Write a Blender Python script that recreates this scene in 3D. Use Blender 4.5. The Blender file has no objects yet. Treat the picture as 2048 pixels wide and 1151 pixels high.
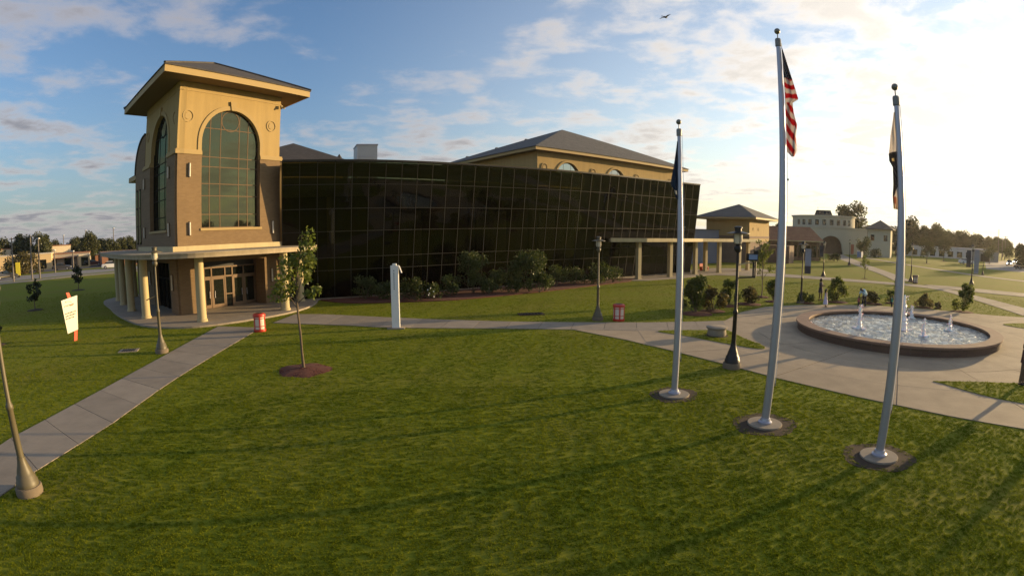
import bpy, bmesh, math, random
import numpy as np
from mathutils import Vector, Matrix
random.seed(7); rng = np.random.default_rng(7)
SC = bpy.context.scene
COL = SC.collection
R = math.radians
# ------------------------------------------------------------------ camera
EYE = 5.2
cam_d = bpy.data.cameras.new("camera")
cam = bpy.data.objects.new("camera", cam_d); COL.objects.link(cam)
cam_d.type = 'PANO'
cam_d.panorama_type = 'FISHEYE_LENS_POLYNOMIAL'
cam_d.sensor_fit = 'HORIZONTAL'; cam_d.sensor_width = 36.0; cam_d.sensor_height = 20.2
cam_d.fisheye_fov = R(180)
MM = 36.0 / 2.048                      # one lens unit (1000 photo pixels) in mm
cam_d.fisheye_polynomial_k0 = 0.0
cam_d.fisheye_polynomial_k1 = -(1.0 / 1.0395) / MM
cam_d.fisheye_polynomial_k2 = 0.0
cam_d.fisheye_polynomial_k3 = 0.0252 / MM ** 3
cam_d.fisheye_polynomial_k4 = 0.0
cam_d.clip_start = 0.05; cam_d.clip_end = 6000
cam.location = (0, 0, EYE)
cam.rotation_euler = (R(90) - 0.1087, 0.0022, 0)
SC.camera = cam
# ------------------------------------------------------------------ light
SUN_AZ = 68.2      # degrees to the right of +Y
SUN_EL = 7.0
sun_dir = Vector((math.sin(R(SUN_AZ)) * math.cos(R(SUN_EL)), math.cos(R(SUN_AZ)) * math.cos(R(SUN_EL)), math.sin(R(SUN_EL))))
sd = bpy.data.lights.new("sun", 'SUN'); sd.energy = 4.5; sd.angle = R(0.55); sd.color = (1.0, 0.70, 0.345)
sun = bpy.data.objects.new("sun", sd); COL.objects.link(sun)
sun.rotation_euler = (-sun_dir).to_track_quat('-Z', 'Y').to_euler()
sun.location = (60, 20, 40)
W = bpy.data.worlds.new("World"); SC.world = W; W.use_nodes = True
SC.view_settings.view_transform = 'Standard'
try: SC.view_settings.look = 'None'
except Exception: pass
SC.view_settings.exposure = 0.9; SC.view_settings.gamma = 1.0
SC.view_settings.use_curve_mapping = False
SC.cycles.use_denoising = True; SC.cycles.denoiser = 'OPENIMAGEDENOISE'; SC.cycles.denoising_input_passes = 'RGB_ALBEDO_NORMAL'; SC.cycles.denoising_prefilter = 'NONE'
SC.cycles.max_bounces = 6; SC.cycles.transparent_max_bounces = 12
SC.cycles.sample_clamp_indirect = 4.0

def nd(nt, t, **k):
    n = nt.nodes.new(t)
    for a, b in k.items(): setattr(n, a, b)
    return n
def setup_world():
    nt = W.node_tree; nt.nodes.clear(); L = nt.links.new
    out = nd(nt, 'ShaderNodeOutputWorld'); bg = nd(nt, 'ShaderNodeBackground')
    sky = nd(nt, 'ShaderNodeTexSky'); sky.sky_type = 'NISHITA'; sky.sun_disc = False
    sky.sun_elevation = R(SUN_EL); sky.sun_rotation = R(SUN_AZ)
    sky.altitude = 0; sky.air_density = 1.0; sky.dust_density = 0.5; sky.ozone_density = 1.6
    tc = nd(nt, 'ShaderNodeTexCoord')
    def math_(op, a, b=None, c=None):
        n = nd(nt, 'ShaderNodeMath', operation=op)
        for i, x in enumerate((a, b, c)):
            if x is None: continue
            if isinstance(x, (int, float)): n.inputs[i].default_value = x
            else: L(x, n.inputs[i])
        return n.outputs[0]
    sep = nd(nt, 'ShaderNodeSeparateXYZ'); L(tc.outputs['Generated'], sep.inputs[0])
    z = math_('MAXIMUM', sep.outputs[2], 0.0)
    den = math_('ADD', z, 0.10)
    comb = nd(nt, 'ShaderNodeCombineXYZ')
    L(math_('DIVIDE', sep.outputs[0], den), comb.inputs[0]); L(math_('DIVIDE', sep.outputs[1], den), comb.inputs[1])
    def noise(scale, detail, rough, off, dist=0.0):
        mp = nd(nt, 'ShaderNodeMapping'); mp.inputs['Location'].default_value = off; L(comb.outputs[0], mp.inputs[0])
        n = nd(nt, 'ShaderNodeTexNoise'); n.inputs['Scale'].default_value = scale; n.inputs['Detail'].default_value = detail
        n.inputs['Roughness'].default_value = rough; n.inputs['Distortion'].default_value = dist
        L(mp.outputs[0], n.inputs['Vector']); return n.outputs['Fac']
    def ramp(v, a, b):
        m = nd(nt, 'ShaderNodeMapRange'); m.interpolation_type = 'SMOOTHSTEP'
        m.inputs['From Min'].default_value = a; m.inputs['From Max'].default_value = b; L(v, m.inputs['Value']); return m.outputs[0]
    # direction to the sun
    dot = nd(nt, 'ShaderNodeVectorMath', operation='DOT_PRODUCT'); L(tc.outputs['Generated'], dot.inputs[0]); dot.inputs[1].default_value = sun_dir
    sdot = math_('MAXIMUM', dot.outputs['Value'], 0.0)
    near = math_('POWER', sdot, 1.8)
    wide = math_('MULTIPLY', math_('POWER', sdot, 1.35), math_('POWER', 2.718, math_('MULTIPLY', z, -2.3)))
    big = noise(0.42, 2.0, 0.5, (3.1, 1.7, 0.2))
    puff = noise(1.9, 10.0, 0.56, (2.9, 5.2, 0.0), 0.15)
    fine = noise(4.6, 8.0, 0.60, (7.7, 0.3, 0.0), 0.3)
    cov = math_('ADD', math_('MULTIPLY', big, 0.50), math_('MULTIPLY', puff, 0.70))
    cov = math_('ADD', cov, math_('MULTIPLY', near, 0.06))
    cov = math_('ADD', cov, math_('MULTIPLY', math_('POWER', 2.718, math_('MULTIPLY', z, -9.0)), 0.05))
    cov = math_('ADD', cov, math_('MULTIPLY', math_('SUBTRACT', fine, 0.5), math_('ADD', 0.20, math_('MULTIPLY', near, 0.45))))
    mask = ramp(cov, 0.56, 0.76)
    mask = math_('MULTIPLY', mask, 0.90)
    thick = ramp(cov, 0.62, 0.80)
    # cloud light: white-pink puffs, greyer in their thick part, far brighter towards the sun
    ccol = nd(nt, 'ShaderNodeMixRGB'); ccol.inputs[1].default_value = (3.2, 2.9, 2.8, 1); ccol.inputs[2].default_value = (1.35, 1.35, 1.52, 1)
    L(thick, ccol.inputs[0])
    glow = nd(nt, 'ShaderNodeMixRGB', blend_type='ADD'); glow.inputs[0].default_value = 1.0
    gcol = nd(nt, 'ShaderNodeMixRGB', blend_type='MULTIPLY'); gcol.inputs[0].default_value = 1.0
    gcol.inputs[1].default_value = (5.0, 4.4, 3.4, 1)
    gv = nd(nt, 'ShaderNodeCombineXYZ'); [L(near, gv.inputs[i]) for i in range(3)]; L(gv.outputs[0], gcol.inputs[2])
    L(ccol.outputs[0], glow.inputs[1]); L(gcol.outputs[0], glow.inputs[2])
    # thin veil of haze forward-scattering the sun, all round it
    veil = nd(nt, 'ShaderNodeMixRGB', blend_type='ADD'); veil.inputs[0].default_value = 1.0
    vc = nd(nt, 'ShaderNodeMixRGB', blend_type='MULTIPLY'); vc.inputs[0].default_value = 1.0; vc.inputs[1].default_value = (5.0, 4.15, 2.1, 1)
    vv = nd(nt, 'ShaderNodeCombineXYZ'); [L(wide, vv.inputs[i]) for i in range(3)]; L(vv.outputs[0], vc.inputs[2])
    sk = nd(nt, 'ShaderNodeMixRGB', blend_type='MULTIPLY'); sk.inputs[0].default_value = 1.0; sk.inputs[2].default_value = (0.78, 0.95, 1.22, 1)
    L(sky.outputs[0], sk.inputs[1])
    low = nd(nt, 'ShaderNodeMixRGB'); low.inputs[2].default_value = (1.25, 1.38, 1.72, 1)      # distant lavender haze low on the horizon
    hz = math_('MULTIPLY', math_('POWER', 2.718, math_('MULTIPLY', z, -7.0)), 0.88); L(hz, low.inputs[0]); L(sk.outputs[0], low.inputs[1])
    L(low.outputs[0], veil.inputs[1]); L(vc.outputs[0], veil.inputs[2])
    mix = nd(nt, 'ShaderNodeMixRGB'); L(mask, mix.inputs[0]); L(veil.outputs[0], mix.inputs[1]); L(glow.outputs[0], mix.inputs[2])
    L(mix.outputs[0], bg.inputs[0]); bg.inputs[1].default_value = 0.11
    L(bg.outputs[0], out.inputs[0])
setup_world()

# ------------------------------------------------------------------ materials
MATS = {}
def mat(name, col, rough=0.8, var=0.12, scale=6.0, bump=0.0, bscale=30.0, metal=0.0, spec=0.5, col2=None, kind=None, rnd=0.0, emit=None, streak=0.0):
    if name in MATS: return MATS[name]
    m = bpy.data.materials.new(name); m.use_nodes = True; nt = m.node_tree; L = nt.links.new
    b = nt.nodes['Principled BSDF']
    b.inputs['Roughness'].default_value = rough; b.inputs['Metallic'].default_value = metal
    b.inputs['Specular IOR Level'].default_value = spec
    tc = nd(nt, 'ShaderNodeTexCoord')
    n = nd(nt, 'ShaderNodeTexNoise'); n.inputs['Scale'].default_value = scale; n.inputs['Detail'].default_value = 6; n.inputs['Roughness'].default_value = 0.6
    L(tc.outputs['Object'], n.inputs['Vector'])
    mx = nd(nt, 'ShaderNodeMixRGB'); L(n.outputs['Fac'], mx.inputs[0])
    c2 = col2 if col2 else tuple(c * (1 + var) for c in col)
    c1 = col if col2 else tuple(c * (1 - var) for c in col)
    mx.inputs[1].default_value = (*c1, 1); mx.inputs[2].default_value = (*c2, 1)
    last = mx.outputs[0]
    if rnd:
        oi = nd(nt, 'ShaderNodeObjectInfo'); hs = nd(nt, 'ShaderNodeHueSaturation')
        mr = nd(nt, 'ShaderNodeMapRange'); mr.inputs['To Min'].default_value = 1 - rnd; mr.inputs['To Max'].default_value = 1 + rnd
        L(oi.outputs['Random'], mr.inputs[0]); L(mr.outputs[0], hs.inputs['Value']); L(last, hs.inputs['Color']); last = hs.outputs[0]
    if streak:      # rain streaks and grime running down the wall
        mp = nd(nt, 'ShaderNodeMapping'); mp.inputs['Scale'].default_value = (2.2, 2.2, .16); L(tc.outputs['Object'], mp.inputs[0])
        n3 = nd(nt, 'ShaderNodeTexNoise'); n3.inputs['Scale'].default_value = 1.0; n3.inputs['Detail'].default_value = 7; n3.inputs['Roughness'].default_value = .65; L(mp.outputs[0], n3.inputs['Vector'])
        r3 = nd(nt, 'ShaderNodeMapRange'); r3.inputs['From Min'].default_value = .35; r3.inputs['From Max'].default_value = .7; r3.inputs['To Min'].default_value = 1.06; r3.inputs['To Max'].default_value = 1 - streak; L(n3.outputs['Fac'], r3.inputs[0])
        h3_ = nd(nt, 'ShaderNodeHueSaturation'); L(r3.outputs[0], h3_.inputs['Value']); L(last, h3_.inputs['Color']); last = h3_.outputs[0]
    L(last, b.inputs['Base Color'])
    if bump:
        n2 = nd(nt, 'ShaderNodeTexNoise'); n2.inputs['Scale'].default_value = bscale; n2.inputs['Detail'].default_value = 4
        L(tc.outputs['Object'], n2.inputs['Vector'])
        bp = nd(nt, 'ShaderNodeBump'); bp.inputs['Strength'].default_value = bump; bp.inputs['Distance'].default_value = 0.02
        L(n2.outputs['Fac'], bp.inputs['Height']); L(bp.outputs[0], b.inputs['Normal'])
    if emit:
        b.inputs['Emission Color'].default_value = (*emit[0], 1); b.inputs['Emission Strength'].default_value = emit[1]
    MATS[name] = m; return m
def brick_mat(name, c1, c2, mortar, bw=0.4, bh=0.1, var=0.5):
    m = bpy.data.materials.new(name); m.use_nodes = True; nt = m.node_tree; L = nt.links.new
    b = nt.nodes['Principled BSDF']; b.inputs['Roughness'].default_value = 0.9
    tc = nd(nt, 'ShaderNodeTexCoord'); sp = nd(nt, 'ShaderNodeSeparateXYZ'); L(tc.outputs['Object'], sp.inputs[0])
    ad = nd(nt, 'ShaderNodeMath', operation='ADD'); L(sp.outputs[0], ad.inputs[0]); L(sp.outputs[1], ad.inputs[1])
    cb = nd(nt, 'ShaderNodeCombineXYZ'); L(ad.outputs[0], cb.inputs[0]); L(sp.outputs[2], cb.inputs[1])
    br = nd(nt, 'ShaderNodeTexBrick'); br.inputs['Scale'].default_value = 1.0
    br.inputs['Brick Width'].default_value = bw; br.inputs['Row Height'].default_value = bh; br.inputs['Mortar Size'].default_value = 0.008
    br.inputs['Color1'].default_value = (*c1, 1); br.inputs['Color2'].default_value = (*c2, 1); br.inputs['Mortar'].default_value = (*mortar, 1)
    L(cb.outputs[0], br.inputs['Vector'])
    n = nd(nt, 'ShaderNodeTexNoise'); n.inputs['Scale'].default_value = 0.6; n.inputs['Detail'].default_value = 8; L(tc.outputs['Object'], n.inputs['Vector'])
    mr = nd(nt, 'ShaderNodeMapRange'); mr.inputs['To Min'].default_value = 1 - var * .5; mr.inputs['To Max'].default_value = 1 + var * .5; L(n.outputs['Fac'], mr.inputs[0])
    hs = nd(nt, 'ShaderNodeHueSaturation'); L(br.outputs['Color'], hs.inputs['Color']); L(mr.outputs[0], hs.inputs['Value'])
    L(hs.outputs[0], b.inputs['Base Color'])
    MATS[name] = m; return m
def shingle_mat(name, c1, c2):
    m = bpy.data.materials.new(name); m.use_nodes = True; nt = m.node_tree; L = nt.links.new
    b = nt.nodes['Principled BSDF']; b.inputs['Roughness'].default_value = 0.85
    tc = nd(nt, 'ShaderNodeTexCoord'); sp = nd(nt, 'ShaderNodeSeparateXYZ'); L(tc.outputs['Object'], sp.inputs[0])
    ad = nd(nt, 'ShaderNodeMath', operation='ADD'); L(sp.outputs[0], ad.inputs[0]); L(sp.outputs[1], ad.inputs[1])
    cb = nd(nt, 'ShaderNodeCombineXYZ'); L(ad.outputs[0], cb.inputs[0]); L(sp.outputs[2], cb.inputs[1])
    br = nd(nt, 'ShaderNodeTexBrick'); br.inputs['Scale'].default_value = 1.0
    br.inputs['Brick Width'].default_value = 0.5; br.inputs['Row Height'].default_value = 0.11; br.inputs['Mortar Size'].default_value = 0.012
    br.inputs['Color1'].default_value = (*c1, 1); br.inputs['Color2'].default_value = (*c2, 1); br.inputs['Mortar'].default_value = (*(c * .6 for c in c1), 1)
    L(cb.outputs[0], br.inputs['Vector'])
    n = nd(nt, 'ShaderNodeTexNoise'); n.inputs['Scale'].default_value = 0.8; n.inputs['Detail'].default_value = 8; L(tc.outputs['Object'], n.inputs['Vector'])
    mr = nd(nt, 'ShaderNodeMapRange'); mr.inputs['To Min'].default_value = 0.7; mr.inputs['To Max'].default_value = 1.3; L(n.outputs['Fac'], mr.inputs[0])
    hs = nd(nt, 'ShaderNodeHueSaturation'); L(br.outputs['Color'], hs.inputs['Color']); L(mr.outputs[0], hs.inputs['Value'])
    L(hs.outputs[0], b.inputs['Base Color'])
    MATS[name] = m; return m
def leaf_mat(name, c1, c2, trans=0.35):
    m = bpy.data.materials.new(name); m.use_nodes = True; nt = m.node_tree; L = nt.links.new
    nt.nodes.remove(nt.nodes['Principled BSDF']); out = nt.nodes['Material Output']
    g = nd(nt, 'ShaderNodeNewGeometry'); oi = nd(nt, 'ShaderNodeObjectInfo')
    mx = nd(nt, 'ShaderNodeMixRGB'); L(g.outputs['Random Per Island'], mx.inputs[0]); mx.inputs[1].default_value = (*c1, 1); mx.inputs[2].default_value = (*c2, 1)
    hs = nd(nt, 'ShaderNodeHueSaturation'); mr = nd(nt, 'ShaderNodeMapRange'); mr.inputs['To Min'].default_value = .8; mr.inputs['To Max'].default_value = 1.2
    L(oi.outputs['Random'], mr.inputs[0]); L(mr.outputs[0], hs.inputs['Value']); L(mx.outputs[0], hs.inputs['Color'])
    d = nd(nt, 'ShaderNodeBsdfDiffuse'); t = nd(nt, 'ShaderNodeBsdfTranslucent'); L(hs.outputs[0], d.inputs[0]); L(hs.outputs[0], t.inputs[0])
    ms = nd(nt, 'ShaderNodeMixShader'); ms.inputs[0].default_value = trans; L(d.outputs[0], ms.inputs[1]); L(t.outputs[0], ms.inputs[2])
    gl = nd(nt, 'ShaderNodeBsdfGlossy'); gl.inputs['Roughness'].default_value = 0.45; gl.inputs[0].default_value = (.5, .5, .5, 1)
    m2 = nd(nt, 'ShaderNodeMixShader'); m2.inputs[0].default_value = 0.05; L(ms.outputs[0], m2.inputs[1]); L(gl.outputs[0], m2.inputs[2])
    L(m2.outputs[0], out.inputs[0]); MATS[name] = m; return m
def mirror_glass(name, tint, refl, base=(0.012, 0.014, 0.012)):
    m = bpy.data.materials.new(name); m.use_nodes = True; nt = m.node_tree; L = nt.links.new
    nt.nodes.remove(nt.nodes['Principled BSDF']); out = nt.nodes['Material Output']
    d = nd(nt, 'ShaderNodeBsdfDiffuse'); d.inputs[0].default_value = (*base, 1)
    g = nd(nt, 'ShaderNodeBsdfGlossy'); g.inputs[0].default_value = (*tint, 1); g.inputs['Roughness'].default_value = 0.02
    lw = nd(nt, 'ShaderNodeLayerWeight'); lw.inputs[0].default_value = 0.35
    mr = nd(nt, 'ShaderNodeMapRange'); mr.inputs['To Min'].default_value = refl; mr.inputs['To Max'].default_value = 1.0; L(lw.outputs['Fresnel'], mr.inputs[0])
    ms = nd(nt, 'ShaderNodeMixShader'); L(mr.outputs[0], ms.inputs[0]); L(d.outputs[0], ms.inputs[1]); L(g.outputs[0], ms.inputs[2])
    L(ms.outputs[0], out.inputs[0]); MATS[name] = m; return m
def clear_glass(name, tint, refl=0.04):
    m = bpy.data.materials.new(name); m.use_nodes = True; nt = m.node_tree; L = nt.links.new
    nt.nodes.remove(nt.nodes['Principled BSDF']); out = nt.nodes['Material Output']
    d = nd(nt, 'ShaderNodeBsdfTransparent'); d.inputs[0].default_value = (*tint, 1)
    g = nd(nt, 'ShaderNodeBsdfGlossy'); g.inputs[0].default_value = (.8, .85, .8, 1); g.inputs['Roughness'].default_value = 0.01
    fr = nd(nt, 'ShaderNodeFresnel'); fr.inputs[0].default_value = 1.45
    ms = nd(nt, 'ShaderNodeMixShader'); L(fr.outputs[0], ms.inputs[0]); L(d.outputs[0], ms.inputs[1]); L(g.outputs[0], ms.inputs[2])
    L(ms.outputs[0], out.inputs[0]); MATS[name] = m; return m

STUCCO = mat('stucco', (0.375, 0.265, 0.105), .9, .06, 1.2, .15, 60, streak=.11)
STUCCO_TRIM = mat('stucco_trim', (0.375, 0.272, 0.12), .9, .05, 1.5)
BRICK = brick_mat('tan_brick', (0.170, 0.108, 0.050), (0.20, 0.13, 0.063), (0.19, 0.135, 0.08), var=.3)
BRICK_DARK = brick_mat('brown_brick', (0.16, 0.10, 0.07), (0.2, 0.13, 0.09), (0.2, 0.16, 0.12))
CREAM = mat('cream_paint', (0.47, 0.38, 0.20), .7, .06, 2.0, streak=.15)
CANOPY = mat('canopy_concrete', (0.37, 0.30, 0.195), .85, .08, 1.0, streak=.25)
FASCIA = mat('fascia', (0.36, 0.255, 0.10), .7, .05, 1.0)
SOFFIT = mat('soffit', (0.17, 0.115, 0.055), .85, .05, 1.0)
SHINGLE = shingle_mat('slate_shingle', (0.048, 0.043, 0.038), (0.07, 0.062, 0.055))
SHINGLE_B = shingle_mat('grey_shingle', (0.075, 0.073, 0.066), (0.11, 0.105, 0.095))
ROOF_RUST = shingle_mat('rust_shingle', (0.26, 0.12, 0.055), (0.33, 0.17, 0.08))
FRAME = mat('bronze_frame', (0.15, 0.092, 0.048), .45, .08, 3, metal=.2)
FRAME_D = mat('dark_mullion', (0.014, 0.012, 0.009), .8, .1, 3, spec=.08)
BLACK = mat('black_metal', (0.018, 0.017, 0.016), .45, .15, 4, metal=.3)
OLIVE = mat('olive_lamp_paint', (0.105, 0.088, 0.05), .5, .12, 6)
SILVER = mat('brushed_aluminium', (0.42, 0.42, 0.47), .42, .05, 8, metal=.6)
DARKBALL = mat('dull_finial', (0.20, 0.19, 0.16), .45, .1, 8, metal=.6)
CONC = mat('concrete', (0.27, 0.225, 0.168), .9, .32, 1.3, .2, 60, rnd=.10)
CONC_P = mat('plaza_concrete', (0.34, 0.262, 0.168), .9, .36, 1.1, .2, 60, rnd=.10)
CONC_D = mat('dark_joint_concrete', (0.13, 0.115, 0.095), .95, .1, 3)  # darker concrete of the beds, open joints and basin floor
STONE_P = mat('pedestal_concrete', (0.27, 0.225, 0.165), .9, .15, 5, .2, 40)
MULCH = mat('red_mulch', (0.045, 0.014, 0.009), 1.0, .5, 30, 1.0, 45, col2=(0.17, 0.052, 0.030))
SOIL = mat('bare_soil', (0.052, 0.033, 0.018), 1.0, .3, 12, .5, 40)
WHITE = mat('white_paint', (0.78, 0.77, 0.74), .5, .03, 4)
RED = mat('red_paint', (0.50, 0.035, 0.015), .4, .08, 5)
TANPANEL = mat('bin_panel', (0.66, 0.56, 0.46), .6, .06, 6)
ORANGE = mat('orange_red_paint', (0.72, 0.075, 0.02), .4, .06, 4)
SIGNFACE = mat('sign_face', (0.74, 0.70, 0.58), .5, .03, 2)
INK = mat('printed_ink', (0.10, 0.085, 0.06), .7, .1, 5)
INK2 = mat('printed_orange', (0.60, 0.16, 0.03), .7, .1, 5)
BARK = mat('bark', (0.13, 0.095, 0.06), .95, .3, 14, .6, 30)
ASPHALT = mat('asphalt', (0.085, 0.08, 0.076), .95, .15, 1.0, .2, 40)
ROADPALE = mat('worn_road', (0.22, 0.205, 0.185), .95, .12, .5)
TOWERGLASS = mirror_glass('tower_glass', (0.22, 0.235, 0.135), 0.26)
SIDEGLASS = mirror_glass('entry_glass', (0.35, 0.36, 0.33), 0.05)
HALLGLASS = clear_glass('hall_glass', (0.34, 0.335, 0.235))
FARGLASS = mirror_glass('far_window_glass', (0.3, 0.32, 0.3), 0.15)
LEAF_A = leaf_mat('maple_leaf', (0.085, 0.125, 0.014), (0.17, 0.19, 0.03), .5)
LEAF_B = leaf_mat('shrub_leaf', (0.032, 0.052, 0.010), (0.080, 0.098, 0.020), .35)
LEAF_C = leaf_mat('dark_magnolia_leaf', (0.018, 0.030, 0.011), (0.045, 0.058, 0.02), .2)
LEAF_D = leaf_mat('far_tree_leaf', (0.050, 0.062, 0.018), (0.095, 0.098, 0.030), .4)
LEAF_R = leaf_mat('purple_shrub_leaf', (0.085, 0.075, 0.024), (0.16, 0.13, 0.04), .5)
LEAF_P = leaf_mat('plaza_shrub_leaf', (0.080, 0.115, 0.016), (0.18, 0.20, 0.032), .55)
def lawn_material():
    m = bpy.data.materials.new('lawn_ground'); m.use_nodes = True; nt = m.node_tree; L = nt.links.new
    b = nt.nodes['Principled BSDF']; b.inputs['Roughness'].default_value = 1.0; b.inputs['Specular IOR Level'].default_value = 0.1
    tc = nd(nt, 'ShaderNodeTexCoord')
    def nz(s, d=6, r=.65):
        n = nd(nt, 'ShaderNodeTexNoise'); n.inputs['Scale'].default_value = s; n.inputs['Detail'].default_value = d; n.inputs['Roughness'].default_value = r
        L(tc.outputs['Object'], n.inputs['Vector']); return n.outputs['Fac']
    a = nz(0.22); f = nz(26.0, 6, .7)
    m1 = nd(nt, 'ShaderNodeMixRGB'); L(f, m1.inputs[0]); m1.inputs[1].default_value = (0.105, 0.135, 0.008, 1); m1.inputs[2].default_value = (0.23, 0.24, 0.018, 1)
    m2 = nd(nt, 'ShaderNodeMixRGB'); r = nd(nt, 'ShaderNodeMapRange'); r.inputs['From Min'].default_value = .42; r.inputs['From Max'].default_value = .72; L(a, r.inputs[0])
    r.inputs['To Max'].default_value = 0.5
    L(r.outputs[0], m2.inputs[0]); L(m1.outputs[0], m2.inputs[1]); m2.inputs[2].default_value = (0.21, 0.165, 0.035, 1)
    L(m2.outputs[0], b.inputs['Base Color'])
    bp = nd(nt, 'ShaderNodeBump'); bp.inputs['Strength'].default_value = .6; bp.inputs['Distance'].default_value = 0.02
    L(nz(60, 5, .8), bp.inputs['Height']); L(bp.outputs[0], b.inputs['Normal'])
    MATS['lawn'] = m; return m
LAWN = lawn_material()

# ------------------------------------------------------------------ mesh helpers
class MB:
    def __init__(s): s.v = []; s.f = []
    def add(s, vs, fs):
        o = len(s.v); s.v += [tuple(p) for p in vs]; s.f += [tuple(i + o for i in f) for f in fs]; return s
    def hexa(s, p):      # 8 points: bottom 4 ccw, top 4 ccw
        return s.add(p, [(3, 2, 1, 0), (4, 5, 6, 7), (0, 1, 5, 4), (1, 2, 6, 5), (2, 3, 7, 6), (3, 0, 4, 7)])
    def box(s, c, d, rz=0.0):
        x, y, z = d[0] / 2, d[1] / 2, d[2] / 2; ca, sa = math.cos(rz), math.sin(rz); P = []
        for zz in (-z, z):
            for xx, yy in ((-x, -y), (x, -y), (x, y), (-x, y)):
                P.append((c[0] + ca * xx - sa * yy, c[1] + sa * xx + ca * yy, c[2] + zz))
        return s.hexa(P)
    def prism(s, poly, z0, z1):
        n = len(poly); a = sum(poly[i][0] * poly[(i + 1) % n][1] - poly[(i + 1) % n][0] * poly[i][1] for i in range(n))
        if a < 0: poly = poly[::-1]
        v = [(p[0], p[1], z0) for p in poly] + [(p[0], p[1], z1) for p in poly]
        return s.add(v, [tuple(range(n - 1, -1, -1)), tuple(range(n, 2 * n))] + [(i, (i + 1) % n, n + (i + 1) % n, n + i) for i in range(n)])
    def cyl(s, p0, p1, r0, r1=None, n=12, cap=True):
        r1 = r0 if r1 is None else r1; p0 = Vector(p0); p1 = Vector(p1); d = (p1 - p0).normalized()
        a = d.orthogonal().normalized(); b = d.cross(a); v = []
        for p, r in ((p0, r0), (p1, r1)):
            for i in range(n):
                t = 2 * math.pi * i / n; v.append(p + a * r * math.cos(t) + b * r * math.sin(t))
        f = [(i, (i + 1) % n, n + (i + 1) % n, n + i) for i in range(n)]
        if cap: f += [tuple(range(n - 1, -1, -1)), tuple(range(n, 2 * n))]
        return s.add(v, f)
    def lathe(s, prof, n=16, c=(0, 0, 0), sq=False):
        v = []; m = len(prof)
        for r, z in prof:
            for i in range(n):
                t = 2 * math.pi * (i + (.5 if sq else 0)) / n; v.append((c[0] + r * math.cos(t), c[1] + r * math.sin(t), c[2] + z))
        f = [(j * n + i, j * n + (i + 1) % n, (j + 1) * n + (i + 1) % n, (j + 1) * n + i) for j in range(m - 1) for i in range(n)]
        f += [tuple(range(n - 1, -1, -1)), tuple(range((m - 1) * n, m * n))]
        return s.add(v, f)
    def tube(s, pts, rad, n=8):
        pts = [Vector(p) for p in pts]; rings = []
        ref = Vector((0.31, 0.22, 0.93)).normalized()
        for i, p in enumerate(pts):
            d = (pts[min(i + 1, len(pts) - 1)] - pts[max(i - 1, 0)]).normalized()
            a = d.cross(ref); a = a.normalized() if a.length > 1e-3 else d.orthogonal().normalized(); b = d.cross(a)
            r = rad[i] if isinstance(rad, (list, tuple)) else rad
            rings.append([p + a * r * math.cos(2 * math.pi * k / n) + b * r * math.sin(2 * math.pi * k / n) for k in range(n)])
        return s.loft(rings)
    def loft(s, rings, cap=True):
        n = len(rings[0]); v = [p for r in rings for p in r]
        f = [(j * n + i, j * n + (i + 1) % n, (j + 1) * n + (i + 1) % n, (j + 1) * n + i) for j in range(len(rings) - 1) for i in range(n)]
        if cap: f += [tuple(range(n - 1, -1, -1)), tuple(range((len(rings) - 1) * n, len(rings) * n))]
        return s.add(v, f)
    def sphere(s, c, r, n=12, m=8, sx=1, sy=1, sz=1):
        pr = [(max(1e-4, math.sin(math.pi * j / m)) * r, -math.cos(math.pi * j / m) * r) for j in range(m + 1)]
        o = len(s.v); s.lathe(pr, n)
        s.v[o:] = [(c[0] + x * sx, c[1] + y * sy, c[2] + z * sz) for x, y, z in s.v[o:]]; return s
    def build(s, name, m, parent=None, smooth=False, loc=None, rz=0.0):
        me = bpy.data.meshes.new(name); me.from_pydata(s.v, [], s.f); me.update()
        if smooth:
            me.polygons.foreach_set('use_smooth', [True] * len(me.polygons)); 
            try: me.set_sharp_from_angle(angle=R(40))
            except Exception: pass
        me.materials.append(m)
        return link(name, me, parent, loc, rz)
def link(name, data, parent=None, loc=None, rz=0.0):
    o = bpy.data.objects.new(name, data); COL.objects.link(o)
    if loc is not None: o.location = loc
    if rz: o.rotation_euler = (0, 0, rz)
    if parent is not None: o.parent = parent
    return o
def tag(o, label=None, cat=None, group=None, kind=None):
    if label: o['label'] = label
    if cat: o['category'] = cat
    if group: o['group'] = group
    if kind: o['kind'] = kind
    return o
def thing(name, loc, label, cat, group=None, rz=0.0, sc=1.0):
    o = bpy.data.objects.new(name, None); COL.objects.link(o); o.location = loc; o.rotation_euler = (0, 0, rz); o.scale = (sc, sc, sc)
    o.empty_display_size = .3
    return tag(o, label, cat, group)
def copy_tree(o, loc=None, rz=None, label=None, sc=None, parent=None):
    c = o.copy(); COL.objects.link(c)
    if parent is not None: c.parent = parent
    if loc is not None: c.location = loc
    if rz is not None: c.rotation_euler = (0, 0, rz)
    if sc is not None: c.scale = (sc, sc, sc) if not isinstance(sc, tuple) else sc
    if label: c['label'] = label
    for ch in list(o.children): copy_tree(ch, parent=c)
    return c
def struct(o): o['kind'] = 'structure'; return o

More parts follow.
